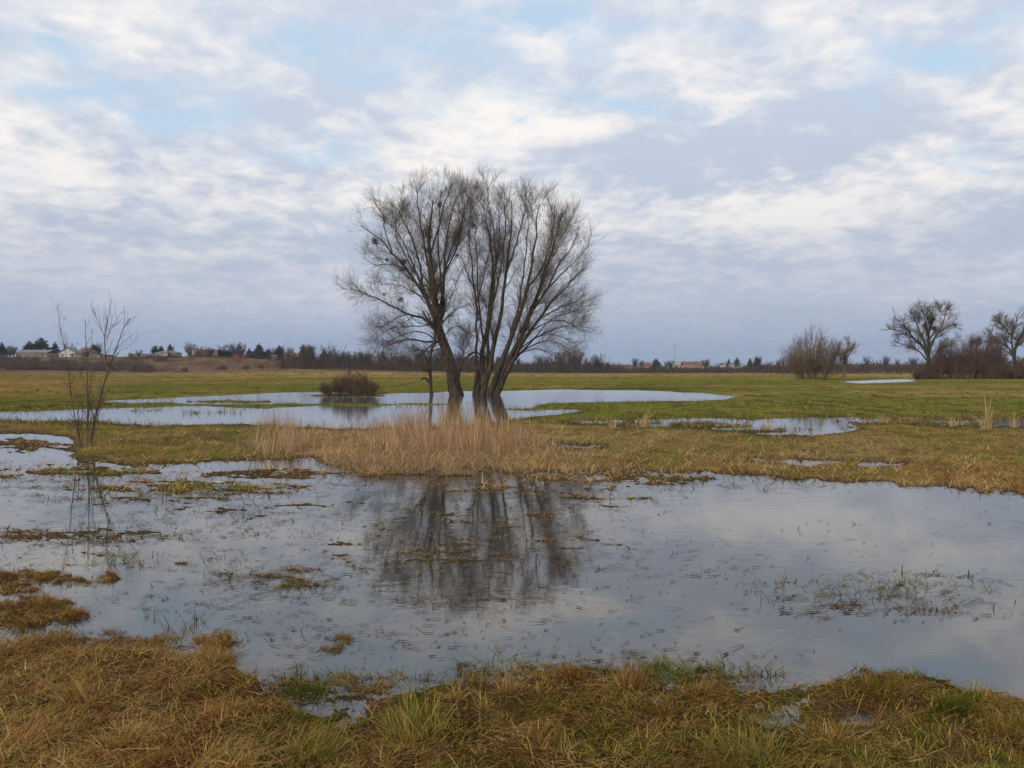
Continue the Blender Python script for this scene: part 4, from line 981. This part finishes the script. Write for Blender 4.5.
def far_wood():
    # undergrowth and distant wood that reads as one mass: upright twig sprays
    bands = [(285, 470, 232, 310, 7.5, 13000), (450, 610, 228, 300, 5.2, 11000), (590, 805, 226, 300, 3.0, 12000), (770, 1100, 190, 290, 4.6, 13000), (-120, 66, 250, 300, 4.4, 9000), (60, 135, 250, 300, 2.8, 4000), (125, 300, 322, 340, 1.8, 5000), (118, 305, 236, 330, 1.0, 9000), (-300, 1300, 620, 900, 9, 15000)]
    B = []; L = []; Wd = []; c = []
    for u0, u1, D0, D1, h, n in bands:
        u = rng.uniform(u0, u1, n) + rng.normal(0, 9, n); D = rng.uniform(D0, D1, n); x = (u - 512) / F * D
        z, _ = terrain(x, D)
        B.append(np.stack([x, D, z - .2], 1)); cl = np.clip(.68 + .75 * fbm(u / 12, D / 40, 3), .25, 1.25)
        L.append(h * cl * rng.uniform(.6, 1.05, n)); Wd.append(rng.uniform(.12, .3, n) * D / 320)
        base = np.where((rng.random(n) < .8)[:, None], np.array([.085, .058, .05]), np.array([.045, .05, .04])); c.append(base * rng.uniform(.6, 1.3, (n, 1)))
    B = np.concatenate(B); L = np.concatenate(L); Wd = np.concatenate(Wd); c = np.concatenate(c); n = len(L)
    tw = rng.random(n) < .68
    B[:, 2] += np.where(tw, L * rng.uniform(.05, .85, n), 0); L = np.where(tw, L * .32, L * .9)
    le = np.where(tw, rng.uniform(10, 100, n), rng.uniform(0, 30, n))
    V, T = blades(B, L, Wd * np.where(tw, .8, .8), rng.uniform(0, 2 * pi, n), np.radians(le), np.radians(rng.uniform(0, 30, n)), 3)
    tag(link('woods', blade_mesh('woods', V, T, c), M_BL), 'dark brown leafless wood and undergrowth along the horizon', 'wood', kind='stuff')
far_wood()

def mast():
    D = 620; p = at(674.5, 343, D); zb = gz(p[0], D); h = p[2] - zb
    root = thing('radio_mast', 'thin grey lattice mast standing over the far village', 'mast', (p[0], D, zb))
    legs = []
    for k in range(3):
        a = k * 2 * pi / 3; P = np.array([[[.9 * cos(a), .9 * sin(a), 0], [.45 * cos(a), .45 * sin(a), h * .6], [.15 * cos(a), .15 * sin(a), h]]])
        V, Q = tubes(P, np.array([[.05, .045, .035]]), 5); link('leg', mesh_np('leg', V, None, None, Q), M_ST, root)
    zz = np.linspace(0, h, 26); Ps = []
    for i in range(25):
        for k in range(3):
            r0 = .9 - .75 * zz[i] / h; r1 = .9 - .75 * zz[i + 1] / h; a = k * 2 * pi / 3; b = a + 2 * pi / 3
            Ps.append([[r0 * cos(a), r0 * sin(a), zz[i]], [r1 * cos(b), r1 * sin(b), zz[i + 1]]])
    P = np.array(Ps); V, Q = tubes(P, np.full((len(P), 2), .022), 4); link('bracing', mesh_np('bracing', V, None, None, Q), M_ST, root)
    P = np.array([[[0, 0, h - 4], [0, 0, h - 1]]]); V, Q = tubes(P, np.array([[.2, .2]]), 8); link('antenna', mesh_np('antenna', V, None, None, Q), M_ST, root)
mast()

# ------------------------------------------------------------------ sky and light
SUN_EL, SUN_AZ = 22.0, 215.0           # behind the viewer, to the side
wd = bpy.data.worlds.new('World'); S.world = wd; wd.use_nodes = True
nt = wd.node_tree; nt.nodes.clear(); L = nt.links.new
out = N_(nt, 'ShaderNodeOutputWorld'); bg = N_(nt, 'ShaderNodeBackground'); bg.inputs['Strength'].default_value = .1; L(bg.outputs[0], out.inputs[0])
sky = N_(nt, 'ShaderNodeTexSky', sky_type='NISHITA'); sky.sun_disc = False; sky.sun_elevation = radians(SUN_EL); sky.sun_rotation = radians(SUN_AZ); sky.altitude = 30; sky.air_density = 1; sky.dust_density = 1; sky.ozone_density = 1.5
tc = N_(nt, 'ShaderNodeTexCoord'); sx = N_(nt, 'ShaderNodeSeparateXYZ'); L(tc.outputs['Generated'], sx.inputs[0])
def M(op, a, b=None, c=None, clamp=False):
    n = N_(nt, 'ShaderNodeMath', operation=op); n.use_clamp = clamp
    for i, q in enumerate((a, b, c)):
        if q is None: continue
        if isinstance(q, (int, float)): n.inputs[i].default_value = q
        else: L(q, n.inputs[i])
    return n.outputs[0]
def MR(v, a, b, c=0., d=1., sm=True):
    n = N_(nt, 'ShaderNodeMapRange'); n.interpolation_type = 'SMOOTHSTEP' if sm else 'LINEAR'
    L(v, n.inputs['Value']); n.inputs['From Min'].default_value = a; n.inputs['From Max'].default_value = b; n.inputs['To Min'].default_value = c; n.inputs['To Max'].default_value = d
    return n.outputs[0]
def MIX(f, a, b):
    n = N_(nt, 'ShaderNodeMix', data_type='RGBA')
    if isinstance(f, (int, float)): n.inputs['Factor'].default_value = f
    else: L(f, n.inputs['Factor'])
    for s, q in ((n.inputs[6], a), (n.inputs[7], b)):
        if isinstance(q, tuple): s.default_value = (*q, 1)
        else: L(q, s)
    return n.outputs[2]
X, Y, Z = sx.outputs
zz = M('MAXIMUM', Z, 0.0)
den = M('ADD', zz, .24)
cx = M('DIVIDE', X, den); cy = M('DIVIDE', Y, den)
comb = N_(nt, 'ShaderNodeCombineXYZ'); L(cx, comb.inputs[0]); L(cy, comb.inputs[1])
def cloud(scale, rot, st, detail=7, rough=.55, dist=0., off=(0, 0, 0)):
    mp = N_(nt, 'ShaderNodeMapping'); mp.inputs['Rotation'].default_value = (0, 0, radians(rot)); mp.inputs['Scale'].default_value = (st[0], st[1], 1); mp.inputs['Location'].default_value = off
    L(comb.outputs[0], mp.inputs[0])
    n = N_(nt, 'ShaderNodeTexNoise'); n.inputs['Scale'].default_value = scale; n.inputs['Detail'].default_value = detail; n.inputs['Roughness'].default_value = rough; n.inputs['Distortion'].default_value = dist
    L(mp.outputs[0], n.inputs['Vector']); return n.outputs[0]
big = cloud(2.2, 14, (1, 1.1), 6, .5, .3, (3.1, .4, 0))
mid = cloud(8.5, -16, (1, 1.05), 6, .54, .25, (1.7, 5.2, 0))
fin = cloud(20.0, 8, (1, 1.0), 5, .56, .2, (7.7, 2.2, 0))
# bodies of cloud whose place in the sky is known: direction, angular size, strength
def blob(u, v, su, sv, gain):
    d = np.array(ray(u, v)); d = d / np.linalg.norm(d)
    dx = M('DIVIDE', M('SUBTRACT', M('DIVIDE', X, M('MAXIMUM', Y, .05)), float(d[0] / d[1])), su / F)
    dz = M('DIVIDE', M('SUBTRACT', M('DIVIDE', Z, M('MAXIMUM', Y, .05)), float(d[2] / d[1])), sv / F)
    rr = M('ADD', M('MULTIPLY', dx, dx), M('MULTIPLY', dz, dz))
    g = M('MULTIPLY', M('POWER', 2.718, M('MULTIPLY', rr, -1.0)), gain)
    return M('MULTIPLY', g, M('GREATER_THAN', Y, .05))
def total(lst):
    t = None
    for a in lst: t = blob(*a) if t is None else M('ADD', t, blob(*a))
    return t
light_bias = total([(500,120,75,20,.42),(590,128,45,14,.25),(440,150,60,12,.15),(40,170,70,14,.16),(230,160,60,14,.12),(40,30,90,40,.1),(560,35,60,20,.15),(820,210,110,24,.2),(600,215,120,22,.14),(960,180,80,14,.16),(950,110,60,20,.1),(130,190,110,14,.12),
                    (700,140,170,34,-.2),(900,120,60,20,-.2),(420,85,130,22,-.08),(170,60,110,18,-.05),(330,230,120,16,-.06),(740,290,200,30,-.1),(160,280,200,40,-.03),(880,235,120,12,-.1)])
blue_bias = total([(250,90,240,70,.02),(560,60,260,50,.08),(420,150,160,30,.08),(850,60,160,40,.10),(320,40,190,30,.26),(60,92,70,14,.22),(360,90,60,12,.2),(540,20,60,22,.3),(190,125,70,14,.2),(940,60,50,14,.32),(985,150,40,18,.26),(20,170,60,14,.14),(250,165,60,12,.14),(620,110,40,12,.15),(800,60,140,30,-.1),(700,170,220,40,-.2),(500,260,500,60,-.3)])
up = MR(Z, .04, .22, .45, 1.0)
wob = M('ADD', M('ADD', M('MULTIPLY', M('SUBTRACT', big, .5), 1.0), M('MULTIPLY', M('SUBTRACT', mid, .5), .95)), M('MULTIPLY', M('SUBTRACT', fin, .5), .5))
lum = M('ADD', M('MULTIPLY_ADD', wob, up, .5), light_bias)
lum_c = MR(lum, .26, .86)
shade = MIX(MR(Z, .03, .40), (4.4, 5.05, 6.3), (5.9, 6.6, 7.9))
lit = MIX(MR(Z, .02, .28), (6.3, 6.4, 7.1), (9.8, 9.4, 9.1))
cl = MIX(lum_c, shade, lit)
low = MR(Z, .0, .10)
cl = MIX(low, MIX(MR(fin, .35, .65), (2.75, 3.6, 5.3), (3.1, 3.9, 5.5)), cl)
blue = MIX(.8, sky.outputs[0], (5.9, 7.7, 9.6))
bl = M('ADD', M('ADD', M('MULTIPLY_ADD', M('SUBTRACT', cloud(3.4, 24, (1, 1.15), 7, .58, .6, (9.2, 3.3, 0)), .5), 1.5, .46), M('MULTIPLY', M('SUBTRACT', fin, .5), .5)), blue_bias)
hole = M('MULTIPLY', MR(bl, .46, .92), MR(Z, .12, .24))
col = MIX(hole, cl, blue)
L(col, bg.inputs['Color'])
sd_ = bpy.data.lights.new('sun', 'SUN'); sd_.energy = 2.0; sd_.angle = radians(15); sd_.color = (1, .9, .76)
so = bpy.data.objects.new('sun', sd_); COL.objects.link(so)
az = radians(SUN_AZ); el = radians(SUN_EL)
from mathutils import Vector
so.rotation_euler = Vector((sin(az) * cos(el), cos(az) * cos(el), sin(el))).to_track_quat('Z', 'Y').to_euler()

# ------------------------------------------------------------------ damp winter air
HAZE = .00017
def haze():
    v, q = box_mesh(-2700, 2700, -2700, 2700, -2.0, 42)
    me = bpy.data.meshes.new('haze'); me.from_pydata(v, [], q)
    m, nt, out = newmat('damp_air'); pv = N_(nt, 'ShaderNodeVolumePrincipled'); pv.inputs['Density'].default_value = HAZE; pv.inputs['Color'].default_value = (.82, .90, 1, 1); pv.inputs['Anisotropy'].default_value = .2
    nt.links.new(pv.outputs[0], out.inputs['Volume'])
    tag(link('haze', me, m), 'thin pale winter haze', 'haze', kind='stuff')
if HAZE: haze()

# ------------------------------------------------------------------ render settings
S.view_settings.view_transform = 'Standard'; S.view_settings.look = 'None'; S.view_settings.exposure = 0; S.view_settings.gamma = 1
S.render.engine = 'CYCLES'
cy_ = S.cycles; cy_.max_bounces = 6; cy_.diffuse_bounces = 2; cy_.glossy_bounces = 3; cy_.transparent_max_bounces = 12; cy_.transmission_bounces = 3
cy_.use_denoising = True; cy_.caustics_reflective = False; cy_.caustics_refractive = False; cy_.use_adaptive_sampling = True; cy_.adaptive_threshold = .02
